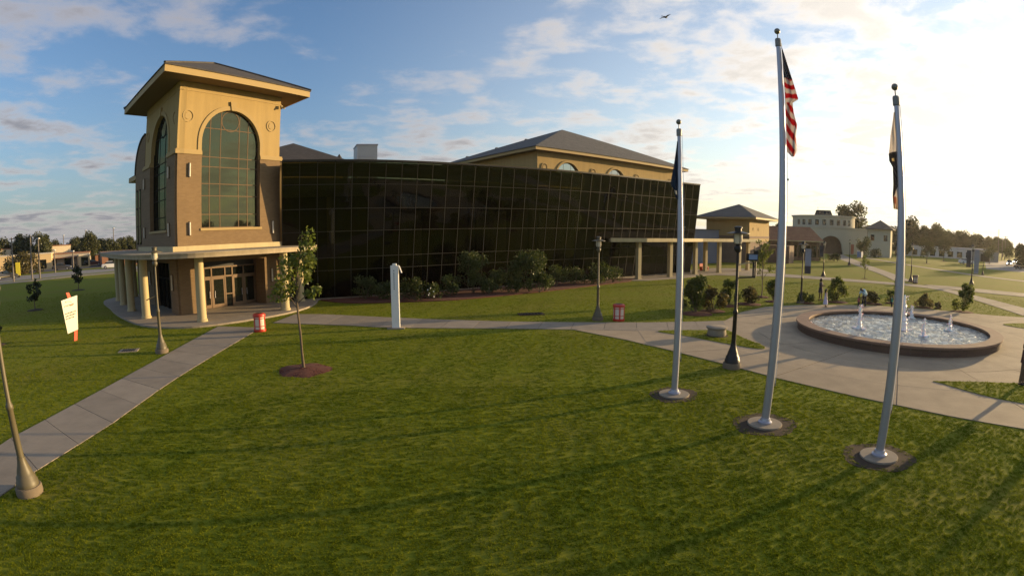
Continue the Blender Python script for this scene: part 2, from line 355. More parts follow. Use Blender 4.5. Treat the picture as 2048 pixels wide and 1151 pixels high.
# ------------------------------------------------------------------ ground and paving
def catmull(pts, k=6, closed=False):
    out = []; n = len(pts)
    rngn = range(n) if closed else range(n - 1)
    for i in rngn:
        p0 = pts[(i - 1) % n] if closed or i > 0 else pts[0]; p1 = pts[i]; p2 = pts[(i + 1) % n]
        p3 = pts[(i + 2) % n] if closed or i + 2 < n else pts[-1]
        for j in range(k):
            t = j / k
            out.append(tuple(.5 * (2 * b + (c - a) * t + (2 * a - 5 * b + 4 * c - d) * t * t + (-a + 3 * b - 3 * c + d) * t ** 3) for a, b, c, d in zip(p0, p1, p2, p3)))
    if not closed: out.append(pts[-1])
    return out
PAVED = []
struct(MB().add([(-2500, -300, 0), (2500, -300, 0), (2500, 3500, 0), (-2500, 3500, 0)], [(0, 1, 2, 3)]).build('lawn', LAWN))
def resample(pl, n):
    d = [0]
    for a, b in zip(pl, pl[1:]): d.append(d[-1] + math.dist(a, b))
    out = []
    for i in range(n + 1):
        t = d[-1] * i / n; k = 0
        while k < len(pl) - 2 and d[k + 1] < t: k += 1
        f = (t - d[k]) / max(1e-6, d[k + 1] - d[k]); out.append(tuple(a + (b - a) * f for a, b in zip(pl[k], pl[k + 1])))
    return out
def walk(name, left, right, slab=1.7, z=0.025, m=CONC, smooth=True, cols=1):
    """a concrete walk: a dark bed sheet with one slab child per cast bay, joints left open between them"""
    l = catmull(left) if smooth and len(left) > 2 else left; r = catmull(right) if smooth and len(right) > 2 else right
    ln = sum(math.dist(a, b) for a, b in zip(l, l[1:])); n = max(2, int(ln / slab))
    l = resample(l, n); r = resample(r, n)
    poly = l + r[::-1]; PAVED.append(poly)
    bed = struct(MB().add([(p[0], p[1], .006) for p in l + r], [(i, i + 1, n + 2 + i, n + 1 + i) for i in range(n)]).build(name, CONC_D))
    g = 0.022
    for i in range(n):
        for c in range(cols):
            f0, f1 = c / cols, (c + 1) / cols
            def pt(k, f): return Vector(l[k]).lerp(Vector(r[k]), f)
            a, b, c_, d = pt(i, f0), pt(i, f1), pt(i + 1, f1), pt(i + 1, f0)
            cen = (a + b + c_ + d) / 4
            q = []
            for p in (a, b, c_, d):
                e = (cen - p); q.append(p + e.normalized() * min(g, e.length * .1))
            dz = random.uniform(-.003, .003)
            MB().prism([tuple(p) for p in q], .0, z + dz).build('slab', m, bed)
    return bed
# entrance slab under the round canopy
SLAB_OUT = [(-36.8, 38.1), (-31.1, 32.4), (-25.9, 28.3), (-21.8, 26.1), (-18.3, 26.6), (-15.4, 30.6), (-14.45, 34.2), (-15.0, 38.0), (-16.8, 41.0), (-25, 45.5), (-34, 44.5)]
slab_poly = catmull([(*p, 0) for p in SLAB_OUT], 8, True); slab_poly = [p[:2] for p in slab_poly]
PAVED.append(slab_poly)
struct(MB().prism(slab_poly, 0.0, 0.11).build('pavement', CONC))
walk('sidewalk', [(-11.4, 1.5), (-12.6, 4.9), (-13.9, 9.0), (-14.2, 11.0), (-14.7, 14.2), (-15.6, 18.9), (-17.3, 27.1)],
     [(-9.6, -0.5), (-10.4, 3.2), (-11.0, 6.7), (-11.3, 8.6), (-11.6, 11.4), (-12.7, 16.7), (-14.25, 27.0)], 1.55)
walk('sidewalk', [(-14.25, 31.9), (-13.2, 32.1), (-10.3, 31.6), (-6.8, 30.8), (-0.7, 29.7), (2.2, 29.4), (8.0, 29.0), (12.6, 29.1)],
     [(-14.3, 28.6), (-13.2, 28.5), (-9.2, 28.1), (-6.7, 27.6), (-0.6, 27.45), (3.0, 27.1), (7.9, 26.3), (11.8, 26.3)], 1.7, z=.031)
plaza = [(3.3, 27.0), (5.5, 24.3), (7.0, 21.9), (8.4, 19.4), (9.7, 16.9), (11.3, 14.3), (13.3, 11.4), (14.8, 9.6), (18, 5.5), (27, 5), (42, 16), (42.5, 24.3), (39.5, 26.7), (37.9, 26.5), (35.8, 27.9),
         (32.6, 31.3), (28.8, 33.9), (25.5, 34.9), (21.8, 35.2), (18.3, 34.5), (15.2, 32.2), (12.8, 29.2), (9, 27.6)]
PAVED.append(plaza)
pz = struct(MB().prism(plaza, -.05, .012).build('plaza', CONC_D))
FC = (21.55, 23.55); FR_ = 6.05
def in_poly(pts, poly):
    x, y = pts[:, 0], pts[:, 1]; ins = np.zeros(len(pts), bool); n = len(poly)
    for i in range(n):
        x0, y0 = poly[i][:2]; x1, y1 = poly[(i + 1) % n][:2]
        if y0 == y1: continue
        c = ((y0 > y) != (y1 > y)) & (x < (x1 - x0) * (y - y0) / (y1 - y0) + x0); ins ^= c
    return ins
def clip_convex(poly, clip):
    """Sutherland-Hodgman: polygon clipped by a convex counter-clockwise one"""
    out = list(poly)
    for i in range(len(clip)):
        a, b = clip[i], clip[(i + 1) % len(clip)]; src = out; out = []
        if not src: return []
        side = lambda p: (b[0] - a[0]) * (p[1] - a[1]) - (b[1] - a[1]) * (p[0] - a[0])
        for j in range(len(src)):
            p, q = src[j], src[(j + 1) % len(src)]; sp, sq = side(p), side(q)
            if sp >= 0: out.append(p)
            if (sp > 0 > sq) or (sp < 0 < sq):
                t = sp / (sp - sq); out.append((p[0] + (q[0] - p[0]) * t, p[1] + (q[1] - p[1]) * t))
    return out
# plaza bays: rings of cast slabs round the basin, cut to the plaza outline
def inset(q, g):
    cx = sum(p[0] for p in q) / len(q); cy = sum(p[1] for p in q) / len(q); o = []
    for p in q:
        d = math.hypot(cx - p[0], cy - p[1]) or 1; o.append((p[0] + (cx - p[0]) / d * g, p[1] + (cy - p[1]) / d * g))
    return o
ang0 = 0.15
for ri, (r0, r1, ns) in enumerate(((FR_ - .1, 8.6, 18), (8.6, 11.6, 18), (11.6, 15.2, 18), (15.2, 19.5, 18), (19.5, 25, 18))):
    for k in range(ns):
        a0 = ang0 + 2 * math.pi * k / ns; a1 = ang0 + 2 * math.pi * (k + 1) / ns
        cell = [(FC[0] + r * math.cos(a), FC[1] + r * math.sin(a)) for r, a in ((r0, a0), (r1, a0), (r1, (a0 + a1) / 2), (r1, a1), (r0, a1), (r0, (a0 + a1) / 2))]
        cen = np.array([[sum(p[0] for p in cell) / 6, sum(p[1] for p in cell) / 6]])
        ok = in_poly(np.array(cell), plaza)
        if ok.all(): pol = cell
        elif not ok.any() and not in_poly(cen, plaza)[0]: continue
        else:   # clip the plaza outline by the (nearly convex) wedge
            wedge = [(FC[0] + r * math.cos(a), FC[1] + r * math.sin(a)) for r, a in ((r0, a0), (r1, a0), (r1, (a0 + a1) / 2), (r1, a1), (r0, a1))]
            pol = clip_convex(plaza, wedge)
        if len(pol) < 3: continue
        MB().prism(inset(pol, .02), 0.0, .026 + random.uniform(-.003, .003)).build('slab', CONC_P, pz)
def turf(name, poly, z=.05):
    p = [q[:2] for q in catmull([(*q, 0) for q in poly], 5, True)]
    return struct(MB().prism(p, 0.0, z).build(name, LAWN)), p
_, isl = turf('lawn', [(7.7, 26.3), (10.7, 26.25), (11.6, 26.0), (11.6, 24.0), (11.75, 22.0), (11.25, 21.55), (10.2, 22.8), (8.8, 24.8)])
_, tri = turf('lawn', [(15.9, 14.45), (16.2, 14.65), (19.5, 13.2), (24, 10.5), (21, 8.2), (17.1, 11.4)])
_, sliv = turf('lawn', [(32.6, 24.3), (35, 24.3), (38, 23), (37, 20), (33.5, 22.0)])
TURF = [isl, tri, sliv]
# paths in the far park
walk('path', [(24, 62.4), (29, 60.8), (32.6, 60.4), (39.5, 54.7), (44.5, 49.9), (46.8, 46.1), (45.2, 40.4), (39.1, 27.2)],
     [(24, 66.0), (31, 66.2), (35.3, 65.4), (40.6, 59.5), (45.2, 54.2), (49.5, 48.5), (47.4, 40), (42.6, 26.2)], 2.6)
walk('path', [(49.2, 55.6), (55.6, 66.4), (67.2, 88.4), (82, 115), (98.2, 143.5)], [(51.4, 53.8), (60, 68.8), (72.2, 90.9), (88, 117), (103, 142)], 3.5, z=.033)
walk('path', [(49.8, 50.2), (53.0, 47.7), (58.2, 40.7), (66, 31), (76, 20)], [(48.7, 46.2), (50.3, 42.8), (54.1, 37.8), (61, 29), (71, 18)], 2.6, z=.034)
walk('path', [(99, 124), (96.8, 119), (86.6, 92.6), (80.1, 69.1), (80.2, 57.4), (86, 44)], [(95, 126), (94.0, 117.6), (84.0, 91.0), (77.4, 67.8), (77.3, 56.5), (83, 42)], 4.0)
walk('sidewalk', [(-86, 44), (-80.4, 56.9), (-77.7, 61.1), (-75.0, 68.4), (-70.1, 75), (-62, 88)], [(-82.5, 42), (-76.6, 54.6), (-74.2, 58.6), (-71.6, 66), (-67.2, 72), (-59.5, 85)], 3.2)
def sheet(name, poly, m, z): 
    PAVED.append(poly); return struct(MB().add([(p[0], p[1], z) for p in poly], [tuple(range(len(poly)))]).build(name, m))
sheet('road', [(-130, 30), (-84, 53), (-80.0, 62.5), (-76.5, 70.3), (-64, 92), (-72, 99), (-86, 83), (-93, 72), (-100, 62), (-130, 44)], ROADPALE, .004)
sheet('parking_lot', [(-160, 70), (-104, 66), (-97, 80), (-82, 100), (-66, 128), (-130, 170), (-200, 110)], ASPHALT, .008)
sheet('road', [(112, 64), (300, 150), (420, 200), (420, 225), (280, 176), (150, 122), (104, 84)], ROADPALE, .004)
# planting bed along the glass hall
bedpoly = [p[:2] for p in catmull([(-14.9, 38.6, 0), (-12.0, 37.2, 0), (-8.3, 37.8, 0), (-4.6, 38.9, 0), (-1.0, 41.4, 0), (3.3, 45.0, 0), (8.6, 49.9, 0), (12.3, 53.4, 0)], 6)] + [(13.5, 56), (11.5, 58), (1.2, 51.5), (-8, 46.6), (-17, 42.5)]
PAVED.append(bedpoly)
struct(MB().prism(bedpoly, -.02, .07).build('ground', MULCH))
# ------------------------------------------------------------------ entrance tower
C0 = Vector((-22.3, 30.2, 0)); TU = Vector((math.cos(R(60)), math.sin(R(60)), 0)); TV = Vector((math.cos(R(142.5)), math.sin(R(142.5)), 0))
LU, LV = 8.7, 9.9
NF = Vector((TU.y, -TU.x, 0))            # outward of the sunny face
NL = Vector((-TV.y, TV.x, 0))            # outward of the shaded face
UP = Vector((0, 0, 1))
class Face:
    """a wall plane: s along, d outward, z up"""
    def __init__(s, o, t, n): s.o, s.t, s.n = Vector(o), Vector(t), Vector(n)
    def __call__(s, a, d, z): return s.o + s.t * a + s.n * d + UP * z
    def block(s, mb, a0, a1, d0, d1, z0, z1):
        p = [s(a0, d0, z0), s(a1, d0, z0), s(a1, d1, z0), s(a0, d1, z0), s(a0, d0, z1), s(a1, d0, z1), s(a1, d1, z1), s(a0, d1, z1)]
        return mb.hexa(p)
    def slab(s, mb, poly, d0, d1):
        n = len(poly); v = [s(a, d0, z) for a, z in poly] + [s(a, d1, z) for a, z in poly]
        return mb.add(v, [tuple(range(n)), tuple(range(2 * n - 1, n - 1, -1))] + [(i, n + i, n + (i + 1) % n, (i + 1) % n) for i in range(n)])
def arch_poly(c, r, sill, spring, n=24):
    p = [(c - r, sill), (c + r, sill)]
    return p + [(c + r * math.cos(math.pi * i / n), spring + r * math.sin(math.pi * i / n)) for i in range(n + 1)]
def arch_wall(mb, F, w0, w1, z0, z1, c, r, spring, d0, d1, n=24):
    """wall from z0 to z1 pierced by an arch that runs up from z0"""
    F.block(mb, w0, c - r, d0, d1, z0, z1); F.block(mb, c + r, w1, d0, d1, z0, z1)
    for i in range(n):
        a0, a1 = math.pi * (n - i) / n, math.pi * (n - i - 1) / n
        x0, x1 = c + r * math.cos(a0), c + r * math.cos(a1); y0, y1 = spring + r * math.sin(a0), spring + r * math.sin(a1)
        p = [F(x0, d0, y0), F(x1, d0, y1), F(x1, d1, y1), F(x0, d1, y0), F(x0, d0, z1), F(x1, d0, z1), F(x1, d1, z1), F(x0, d1, z1)]
        mb.hexa(p)
tower = thing('entrance_tower', tuple(C0), 'tall tan entrance tower with arched window and wide hipped roof', 'tower')
tower.location = (0, 0, 0)
FF = Face(C0, TU, NF); FL = Face(C0, TV, NL)
SILL, SPRING, TOPZ = 5.88, 11.9, 16.0
for F, Ls, cc, rr, far in ((FF, LU, 4.37, 2.47, 0), (FL, LV, 4.87, 2.6, 0)):
    # brick stage: below the sill, then the two piers up to the string course; t of wall .55
    mb = MB()
    if F is FF:
        F.block(mb, 0, 2.0, -.55, .12, .11, 4.0); F.block(mb, 7.15, Ls, -.55, .12, .11, 4.0); F.block(mb, 2.0, 7.15, -.55, .12, 3.55, 4.0)
    else:
        F.block(mb, .02, 1.9, -.55, .12, .11, 4.0); F.block(mb, 6.9, Ls, -.55, .12, .11, 4.0); F.block(mb, 1.9, 6.9, -.55, .12, 3.55, 4.0)
    e0 = 0 if F is FF else .02
    F.block(mb, e0, Ls, -.55, .12, 4.0, SILL); F.block(mb, e0, cc - rr, -.55, .12, SILL, 10.95); F.block(mb, cc + rr, Ls, -.55, .12, SILL, 10.95)
    mb.build('brick_wall', BRICK, tower)
    mb = MB(); arch_wall(mb, F, e0, Ls, 11.28, TOPZ, cc, rr, SPRING, -.55, 0.0); mb.build('stucco_wall', STUCCO, tower)
    for a0, a1 in ((-.19 if F is FF else -.17, cc - rr), (cc + rr, Ls + .19)):
        mb = MB(); F.block(mb, a0, a1, -.5, .19, 10.95, 11.16); F.block(mb, a0, a1, -.5, .13, 11.16, 11.282); mb.build('string_course', STUCCO_TRIM, tower)
    mb = MB(); F.block(mb, -.03, Ls + .03, -.3, .035, 15.38, 15.46); mb.build('cornice_line', STUCCO_TRIM, tower)
    mb = MB(); F.block(mb, cc - rr - .12, cc + rr + .12, -.3, .2, SILL - .16, SILL + .004); mb.build('window_sill', STUCCO_TRIM, tower)
    # archivolt, keystone, medallions
    mb = MB(); n = 28
    for i in range(n):
        a0, a1 = math.pi * i / n, math.pi * (i + 1) / n; q = []
        for d in (-.02, .07):
            for r_, a in ((rr + .003, a0), (rr + .30, a0), (rr + .30, a1), (rr + .003, a1)): q.append(F(cc + r_ * math.cos(a), d, SPRING + r_ * math.sin(a)))
        mb.hexa([q[0], q[1], q[2], q[3], q[4], q[5], q[6], q[7]])
    for s_ in (-1, 1): F.block(mb, *sorted((cc + s_ * (rr + .003), cc + s_ * (rr + .3))), -.02, .07, 11.284, SPRING)
    mb.build('archivolt', STUCCO_TRIM, tower)
    mb = MB(); F.slab(mb, [(cc - .16, SPRING + rr - .03), (cc + .16, SPRING + rr - .03), (cc + .27, SPRING + rr + .62), (cc - .27, SPRING + rr + .62)], -.02, .14); mb.build('keystone', STUCCO_TRIM, tower)
    for sm in ((.75, 7.85) if F is FF else (.85, 9.0)):
        mb = MB()
        for r0, r1, dd in ((.37, .44, .05), (.0, .24, .03)):
            for i in range(20):
                a0, a1 = 2 * math.pi * i / 20, 2 * math.pi * (i + 1) / 20; q = []
                for d in (-.02, dd):
                    for r_, a in ((max(r0, .001), a0), (r1, a0), (r1, a1), (max(r0, .001), a1)): q.append(F(sm + r_ * math.cos(a), d, 13.6 + r_ * math.sin(a)))
                mb.hexa(q)
        mb.build('medallion', STUCCO_TRIM, tower)
    # window: frame bars, ring and a pane per light
    win = MB(); sh = arch_poly(cc, rr - .02, SILL + .05, SPRING)
    k = rr / 2.47
    cols = [cc + k * x for x in (-2.6, -1.67, -.80, .78, 1.55, 2.6)]; rows = [SILL, 6.85, 8.15, 9.0, 10.2, 10.9, 12.95, 14.9]
    dF = -.26
    for x in cols[1:-1]:
        h = SPRING + math.sqrt(max(0, rr * rr - (x - cc) ** 2))
        F.block(win, x - .03, x + .03, dF - .05, dF + .03, SILL, h)
    for z in rows[1:-1]:
        hw = rr if z < SPRING else math.sqrt(max(0, rr * rr - (z - SPRING) ** 2))
        F.block(win, cc - hw, cc + hw, dF - .045, dF + .028, z - .03, z + .03)
    for i in range(24):
        a0, a1 = 2 * math.pi * i / 24, 2 * math.pi * (i + 1) / 24; q = []
        for d in (dF - .05, dF + .035):
            for r_, a in ((.71, a0), (.77, a0), (.77, a1), (.71, a1)): q.append(F(cc - .02 + r_ * math.cos(a), d, 13.58 + r_ * math.sin(a)))
        win.hexa(q)
    F.block(win, cc - rr, cc - rr + .07, dF - .05, dF + .06, SILL, SPRING); F.block(win, cc + rr - .07, cc + rr, dF - .05, dF + .06, SILL, SPRING); F.block(win, cc - rr, cc + rr, dF - .05, dF + .06, SILL, SILL + .07)
    wo = win.build('arched_window', mat('window_bronze', (.13, .08, .042), .6, .1, 3, spec=.2) if F is FF else FRAME_D, tower)
    for i in range(5):
        for j in range(7):
            q = clip_convex([(cols[i], rows[j]), (cols[i + 1], rows[j]), (cols[i + 1], rows[j + 1]), (cols[i], rows[j + 1])], sh)
            if len(q) >= 3:
                mb = MB(); F.slab(mb, q, dF - .02, dF + .006 + random.uniform(-.002, .002)); mb.build('pane', TOWERGLASS, wo)
    # long tube wall lamps (unlit, milky)
    for sl, z0, z1 in ([(.92, 9.35, 10.35), (.92, 5.4, 6.35), (7.95, 5.35, 6.35), (7.75, 1.7, 2.75)] if F is FF else [(1.42, 9.4, 10.25), (1.35, 5.4, 6.35), (9.3, 9.35, 10.25), (9.3, 5.4, 6.3), (1.0, 1.7, 2.8), (7.9, 1.7, 2.8)]):
        mb = MB(); F.block(mb, sl - .05, sl + .05, .11, .16, z0, z1)
        lo = mb.build('wall_lamp', FRAME_D, tower)
        mb = MB(); mb.cyl(F(sl, .22, z0 + .04), F(sl, .22, z1 - .04), .075, n=12); mb.build('milky_tube', mat('milky_tube_glass', (.50, .45, .36), .4, .05, 5), lo, True)
# back faces of the tower
mb = MB(); pB = [C0 + TU * LU, C0 + TU * LU + TV * LV, C0 + TV * LV]
FB = Face(C0 + TU * LU, TV, NF * 0 + TU * 1.0)
FBk = Face(C0 + TV * LV, TU, TV)
for F, Ls in ((FB, LV), (FBk, LU)):
    F.block(mb, .57, Ls, -.5, 0, .11, TOPZ - .002)
mb.build('rear_wall', STUCCO, tower)
def rpt(a, b, z): return C0 + TU * a + TV * b + UP * z
OV = 1.72
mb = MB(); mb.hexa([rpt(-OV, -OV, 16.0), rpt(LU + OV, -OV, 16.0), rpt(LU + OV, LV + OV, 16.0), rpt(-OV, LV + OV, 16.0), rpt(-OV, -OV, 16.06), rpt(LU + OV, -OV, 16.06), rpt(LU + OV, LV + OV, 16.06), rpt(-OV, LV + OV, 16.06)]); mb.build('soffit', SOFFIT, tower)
e = .04
for nm, (a0, b0, a1, b1) in dict(f=(-OV - e, -OV - e, LU + OV + e, -OV), l=(-OV - e, -OV, -OV, LV + OV), r=(LU + OV, -OV, LU + OV + e, LV + OV), b=(-OV - e, LV + OV, LU + OV + e, LV + OV + e)).items():
    mb = MB(); mb.hexa([rpt(a0, b0, 15.94), rpt(a1, b0, 15.94), rpt(a1, b1, 15.94), rpt(a0, b1, 15.94), rpt(a0, b0, 16.38), rpt(a1, b0, 16.38), rpt(a1, b1, 16.38), rpt(a0, b1, 16.38)]); mb.build('fascia', FASCIA, tower)
def hip_roof(corners, apex, th, m, parent, name='roof'):
    mb = MB(); n = len(corners); v = [Vector(c) for c in corners] + [Vector(c) + UP * th for c in corners] + [Vector(apex) + UP * th]
    f = [(i, (i + 1) % n, n + (i + 1) % n, n + i) for i in range(n)] + [(n + i, n + (i + 1) % n, 2 * n) for i in range(n)] + [tuple(range(n - 1, -1, -1))]
    mb.add(v, f); return mb.build(name, m, parent)
o2 = OV + .1
rf = hip_roof([rpt(-o2, -o2, 16.385), rpt(LU + o2, -o2, 16.385), rpt(LU + o2, LV + o2, 16.385), rpt(-o2, LV + o2, 16.385)], rpt(LU / 2, LV / 2, 19.35), .09, SHINGLE, tower)
mb = MB()
for a, b in ((-o2, -o2), (LU + o2, -o2), (LU + o2, LV + o2), (-o2, LV + o2)):
    mb.tube([rpt(a, b, 16.5), rpt(LU / 2, LV / 2, 19.46)], .09, 6)
mb.build('hip_cap', SHINGLE, rf)
# entrance: recessed bronze storefront with two pairs of doors
IN = -1.25
mb = MB(); FF.block(mb, 2.0, 7.15, IN - .2, IN - .12, .11, 3.55); mb.build('vestibule_back', BLACK, tower)
mb = MB(); FF.block(mb, 1.85, 2.0, IN - .2, -.55, .11, 3.55); FF.block(mb, 7.15, 7.3, IN - .2, -.55, .11, 3.55); FF.block(mb, 1.85, 7.3, IN - .2, -.55, 3.552, 3.7); mb.build('vestibule_reveal', BRICK, tower)
st = MB(); xs = [2.02, 3.22, 4.38, 5.02, 6.02, 7.1]
for x in xs: FF.block(st, x - .05, x + .05, IN - .1, IN + .04, .11, 3.1 if x not in (2.02, 7.1) else 3.5)
FF.block(st, 2.0, 7.14, IN - .1, IN + .04, 2.3, 2.42); FF.block(st, 2.0, 7.14, IN - .1, IN + .04, 3.0, 3.1); FF.block(st, 4.4, 5.0, IN - .1, IN + .04, 1.0, 1.08)
so = st.build('storefront_frame', FRAME, tower)
for i in range(5):
    mb = MB(); FF.block(mb, xs[i] + .05, xs[i + 1] - .05, IN - .04, IN - .02, 2.42, 3.0); mb.build('transom_pane', SIDEGLASS, so)
mb = MB(); FF.block(mb, 4.43, 4.97, IN - .04, IN - .02, .12, 2.3); mb.build('sidelight_pane', SIDEGLASS, so)
for i in (0, 1, 3, 4):
    x0, x1 = xs[i] + .06, xs[i + 1] - .06; mb = MB()
    FF.block(mb, x0, x0 + .1, IN - .03, IN + .02, .13, 2.29); FF.block(mb, x1 - .1, x1, IN - .03, IN + .02, .13, 2.29); FF.block(mb, x0 + .1, x1 - .1, IN - .03, IN + .02, .13, .36); FF.block(mb, x0 + .1, x1 - .1, IN - .03, IN + .02, 2.17, 2.29)
    do = mb.build('door', FRAME, tower)
    mb = MB(); FF.block(mb, x0 + .1, x1 - .1, IN - .015, IN + .0, .36, 2.17); mb.build('door_glass', SIDEGLASS, do)
    hx = x1 - .16 if i in (0, 3) else x0 + .16
    mb = MB(); mb.cyl(FF(hx, IN + .07, .85), FF(hx, IN + .07, 1.35), .018, n=8); mb.build('handle', SILVER, do)
# side entrance glazing on the shaded face
st = MB(); xs = [1.95, 3.2, 4.4, 5.6, 6.85]
for x in xs: FL.block(st, x - .05, x + .05, -.5, -.3, .11, 3.5)
FL.block(st, 1.9, 6.9, -.5, -.3, 2.3, 2.42)
so = st.build('side_glazing_frame', FRAME_D, tower)
for i in range(4):
    for z0, z1 in ((.12, 2.3), (2.42, 3.5)):
        mb = MB(); FL.block(mb, xs[i] + .05, xs[i + 1] - .05, -.42, -.4, z0, z1); mb.build('side_pane', SIDEGLASS, so)
mb = MB(); FF.block(mb, 8.55, 8.66, .12, .3, 15.05, 15.3); mb.cyl(FF(8.6, .3, 15.16), FF(8.75, .5, 15.05), .06, n=8); mb.build('security_camera', CREAM, tower)

# curved wing wall beyond the tower's shaded side
wing = thing('curved_wing', (0, 0, 0), 'round shouldered grey brown wing wall left behind the entrance tower', 'building')
prof = [(9.95, 0), (13.7, 0), (13.7, 11.0)] + [(10.2 + 3.5 * math.cos(t), 11.0 + 3.0 * math.sin(t)) for t in np.linspace(.12, math.pi / 2, 10)] + [(9.95, 14.05)]
mb = MB(); FL.slab(mb, prof, -7.5, .02); mb.build('wall', BRICK, wing)
mb = MB()
prev = None
for a, z in prof[2:]:
    p = (a, z)
    if prev: FL.slab(mb, [prev, (prev[0] + .12, prev[1] + .1), (p[0] + .12, p[1] + .1), p], -7.6, .12)
    prev = p
mb.build('coping', SHINGLE, wing)
for sx in (11.3, 12.5):
    mb = MB(); FL.block(mb, sx, sx + .55, .0, .06, 4.9, 9.6); w_ = mb.build('slot_window', FRAME_D, wing)
    for zz in (4.98, 6.5, 8.05):
        mb = MB(); FL.block(mb, sx + .06, sx + .49, .05, .075, zz, zz + 1.42); mb.build('pane', TOWERGLASS, w_)
rear = thing('hip_roof_wing', (0, 0, 0), 'low rear wing with grey hipped roof peeking out left of the tower', 'building')
rb = Vector((-34.9, 41.5, 0))
mb = MB(); pr_ = [rb + TV * 1.2 + TU * .3, rb + TV * 1.2 + TU * 12, rb - TV * 3 + TU * 12, rb - TV * 3 + TU * .3]
mb.prism([(p.x, p.y) for p in pr_], 0, 10.9); mb.build('wall', STUCCO, rear)
mb = MB(); pr_ = [rb + TV * 2.4 - TU * .9, rb + TV * 2.4 + TU * 13, rb - TV * 3.6 + TU * 13, rb - TV * 3.6 - TU * .9]
mb.prism([(p.x, p.y) for p in pr_], 10.902, 11.3); mb.build('fascia', FASCIA, rear)
hip_roof([(p.x, p.y, 11.3) for p in pr_], tuple(rb - TV * .6 + TU * 6 + UP * 13.0), .06, SHINGLE, rear)
mb = MB(); mb.prism([(p.x, p.y) for p in [rb + TV * 1.4 + TU * .1, rb + TV * 1.4 + TU * 9, rb - TV * 3 + TU * 9, rb - TV * 3 + TU * .1]], 8.6, 8.9); mb.build('string_course', STUCCO_TRIM, rear)

# ------------------------------------------------------------------ round entrance canopy with its columns
can = thing('entrance_canopy', (-22, 33, 0), 'flat curved cream canopy wrapped round the foot of the tower', 'canopy')
def local(o, poly): return [(p[0] - o.location.x, p[1] - o.location.y) for p in poly]
cpoly = [p for p in slab_poly]
mb = MB(); mb.prism(local(can, cpoly), 4.08, 4.34); mb.build('roof_slab', CANOPY, can)
cen = np.mean(np.array(cpoly), 0)
mb = MB(); mb.prism(local(can, [tuple(cen + (np.array(p) - cen) * 1.006) for p in cpoly]), 4.30, 4.385); mb.build('drip_edge', CANOPY, can)
ups = [rpt(-.45, -.45, 0), rpt(LU + .3, -.45, 0), rpt(LU + .3, LV, 0), rpt(-.45, LV + 1, 0)]
mb = MB(); mb.prism([(p.x + 22, p.y - 33) for p in ups], 4.386, 4.72); mb.build('upstand', CREAM, can)
colm = MB(); colm.lathe([(.36, .11), (.36, .22), (.31, .27), (.30, .5), (.285, 3.8), (.285, 4.08)], 20)
me_col = None
for x, y in ((-24.25, 28.75), (-19.1, 28.1), (-15.5, 33.1), (-16.3, 37.7), (-28.1, 31.6), (-31.75, 34.75), (-34.5, 37.2), (-35.0, 40.0), (-33.0, 42.5)):
    if me_col is None:
        o = colm.build('column', CREAM, can, True); me_col = o.data
    else: o = link('column', me_col, can)
    o.location = (x + 22, y - 33, 0)

# ------------------------------------------------------------------ leaning glass hall
TOP = [(-18.95, 40.4), (-15.8, 41.5), (-11.35, 43.2), (-7.5, 45.3), (-3.86, 47.5), (0.7, 50.1), (2.46, 51.0), (7.1, 53.6), (12.4, 56.9), (19.2, 61.1), (23.9, 63.5)]
NC = 36
tp = resample(catmull([(p[0] * k_, p[1] * k_, 10.8 + .6 * (p[0] + 19) / 43) for p in TOP for k_ in [(10.8 + .6 * (p[0] + 19) / 43 - 5.2) / 6.2]], 8), NC); tp = [Vector(p) for p in tp]
# smooth
for _ in range(6): tp = [tp[0]] + [(tp[i - 1] + tp[i] * 2 + tp[i + 1]) / 4 for i in range(1, NC)] + [tp[-1]]
GZ = 11.4; LEAN = 1.6
def gn(i):
    d = tp[min(i + 1, NC)] - tp[max(i - 1, 0)]; d.z = 0; d.normalize(); return Vector((d.y, -d.x, 0))
GN = [gn(i) for i in range(NC + 1)]
TZ = [p.z / 11.4 for p in tp]; tp = [Vector((p.x, p.y, 0)) for p in tp]
def gp(i, z, off=0.0):
    n = GN[i]; return tp[i] - n * LEAN * (1 - z / GZ) + n * off + UP * (z * TZ[i])
HALL_BAR = mat('hall_mullion', (0.024, 0.022, 0.017), .7, .1, 3, spec=.15)
hall = thing('glass_hall', (0, 0, 0), 'long curved hall of dark tinted glass leaning outward behind the shrubs', 'building')
rows = [0.15, 2.45, 3.5, 5.65, 7.5, 9.45, 11.3]
pid = 0
for i in range(NC):
    for j in range(6):
        p = []
        t0, t1 = .02, .98
        def q(t, z, off): return gp(i, z, off).lerp(gp(i + 1, z, off), t)
        z0, z1 = rows[j] + .03, rows[j + 1] - .03
        t_ = random.uniform(-.012, .006); b_ = random.uniform(-.012, .006)
        mb = MB(); mb.hexa([q(t0, z0, -.02 + b_), q(t1, z0, -.02 + t_), q(t1, z0, -.045 + t_), q(t0, z0, -.045 + b_), q(t0, z1, -.02), q(t1, z1, -.02 + t_), q(t1, z1, -.045 + t_), q(t0, z1, -.045)])
        mb.build('pane', HALLGLASS, hall)
for i in range(NC + 1):
    d = GN[i].cross(UP); mb = MB()
    a, b = gp(i, .1), gp(i, 11.3)
    w_ = .028; mb.hexa([a + d * w_ - GN[i] * .014, a + d * w_ - GN[i] * .1, a - d * w_ - GN[i] * .1, a - d * w_ - GN[i] * .014, b + d * w_ - GN[i] * .014, b + d * w_ - GN[i] * .1, b - d * w_ - GN[i] * .1, b - d * w_ - GN[i] * .014])
    mb.build('mullion', HALL_BAR, hall)
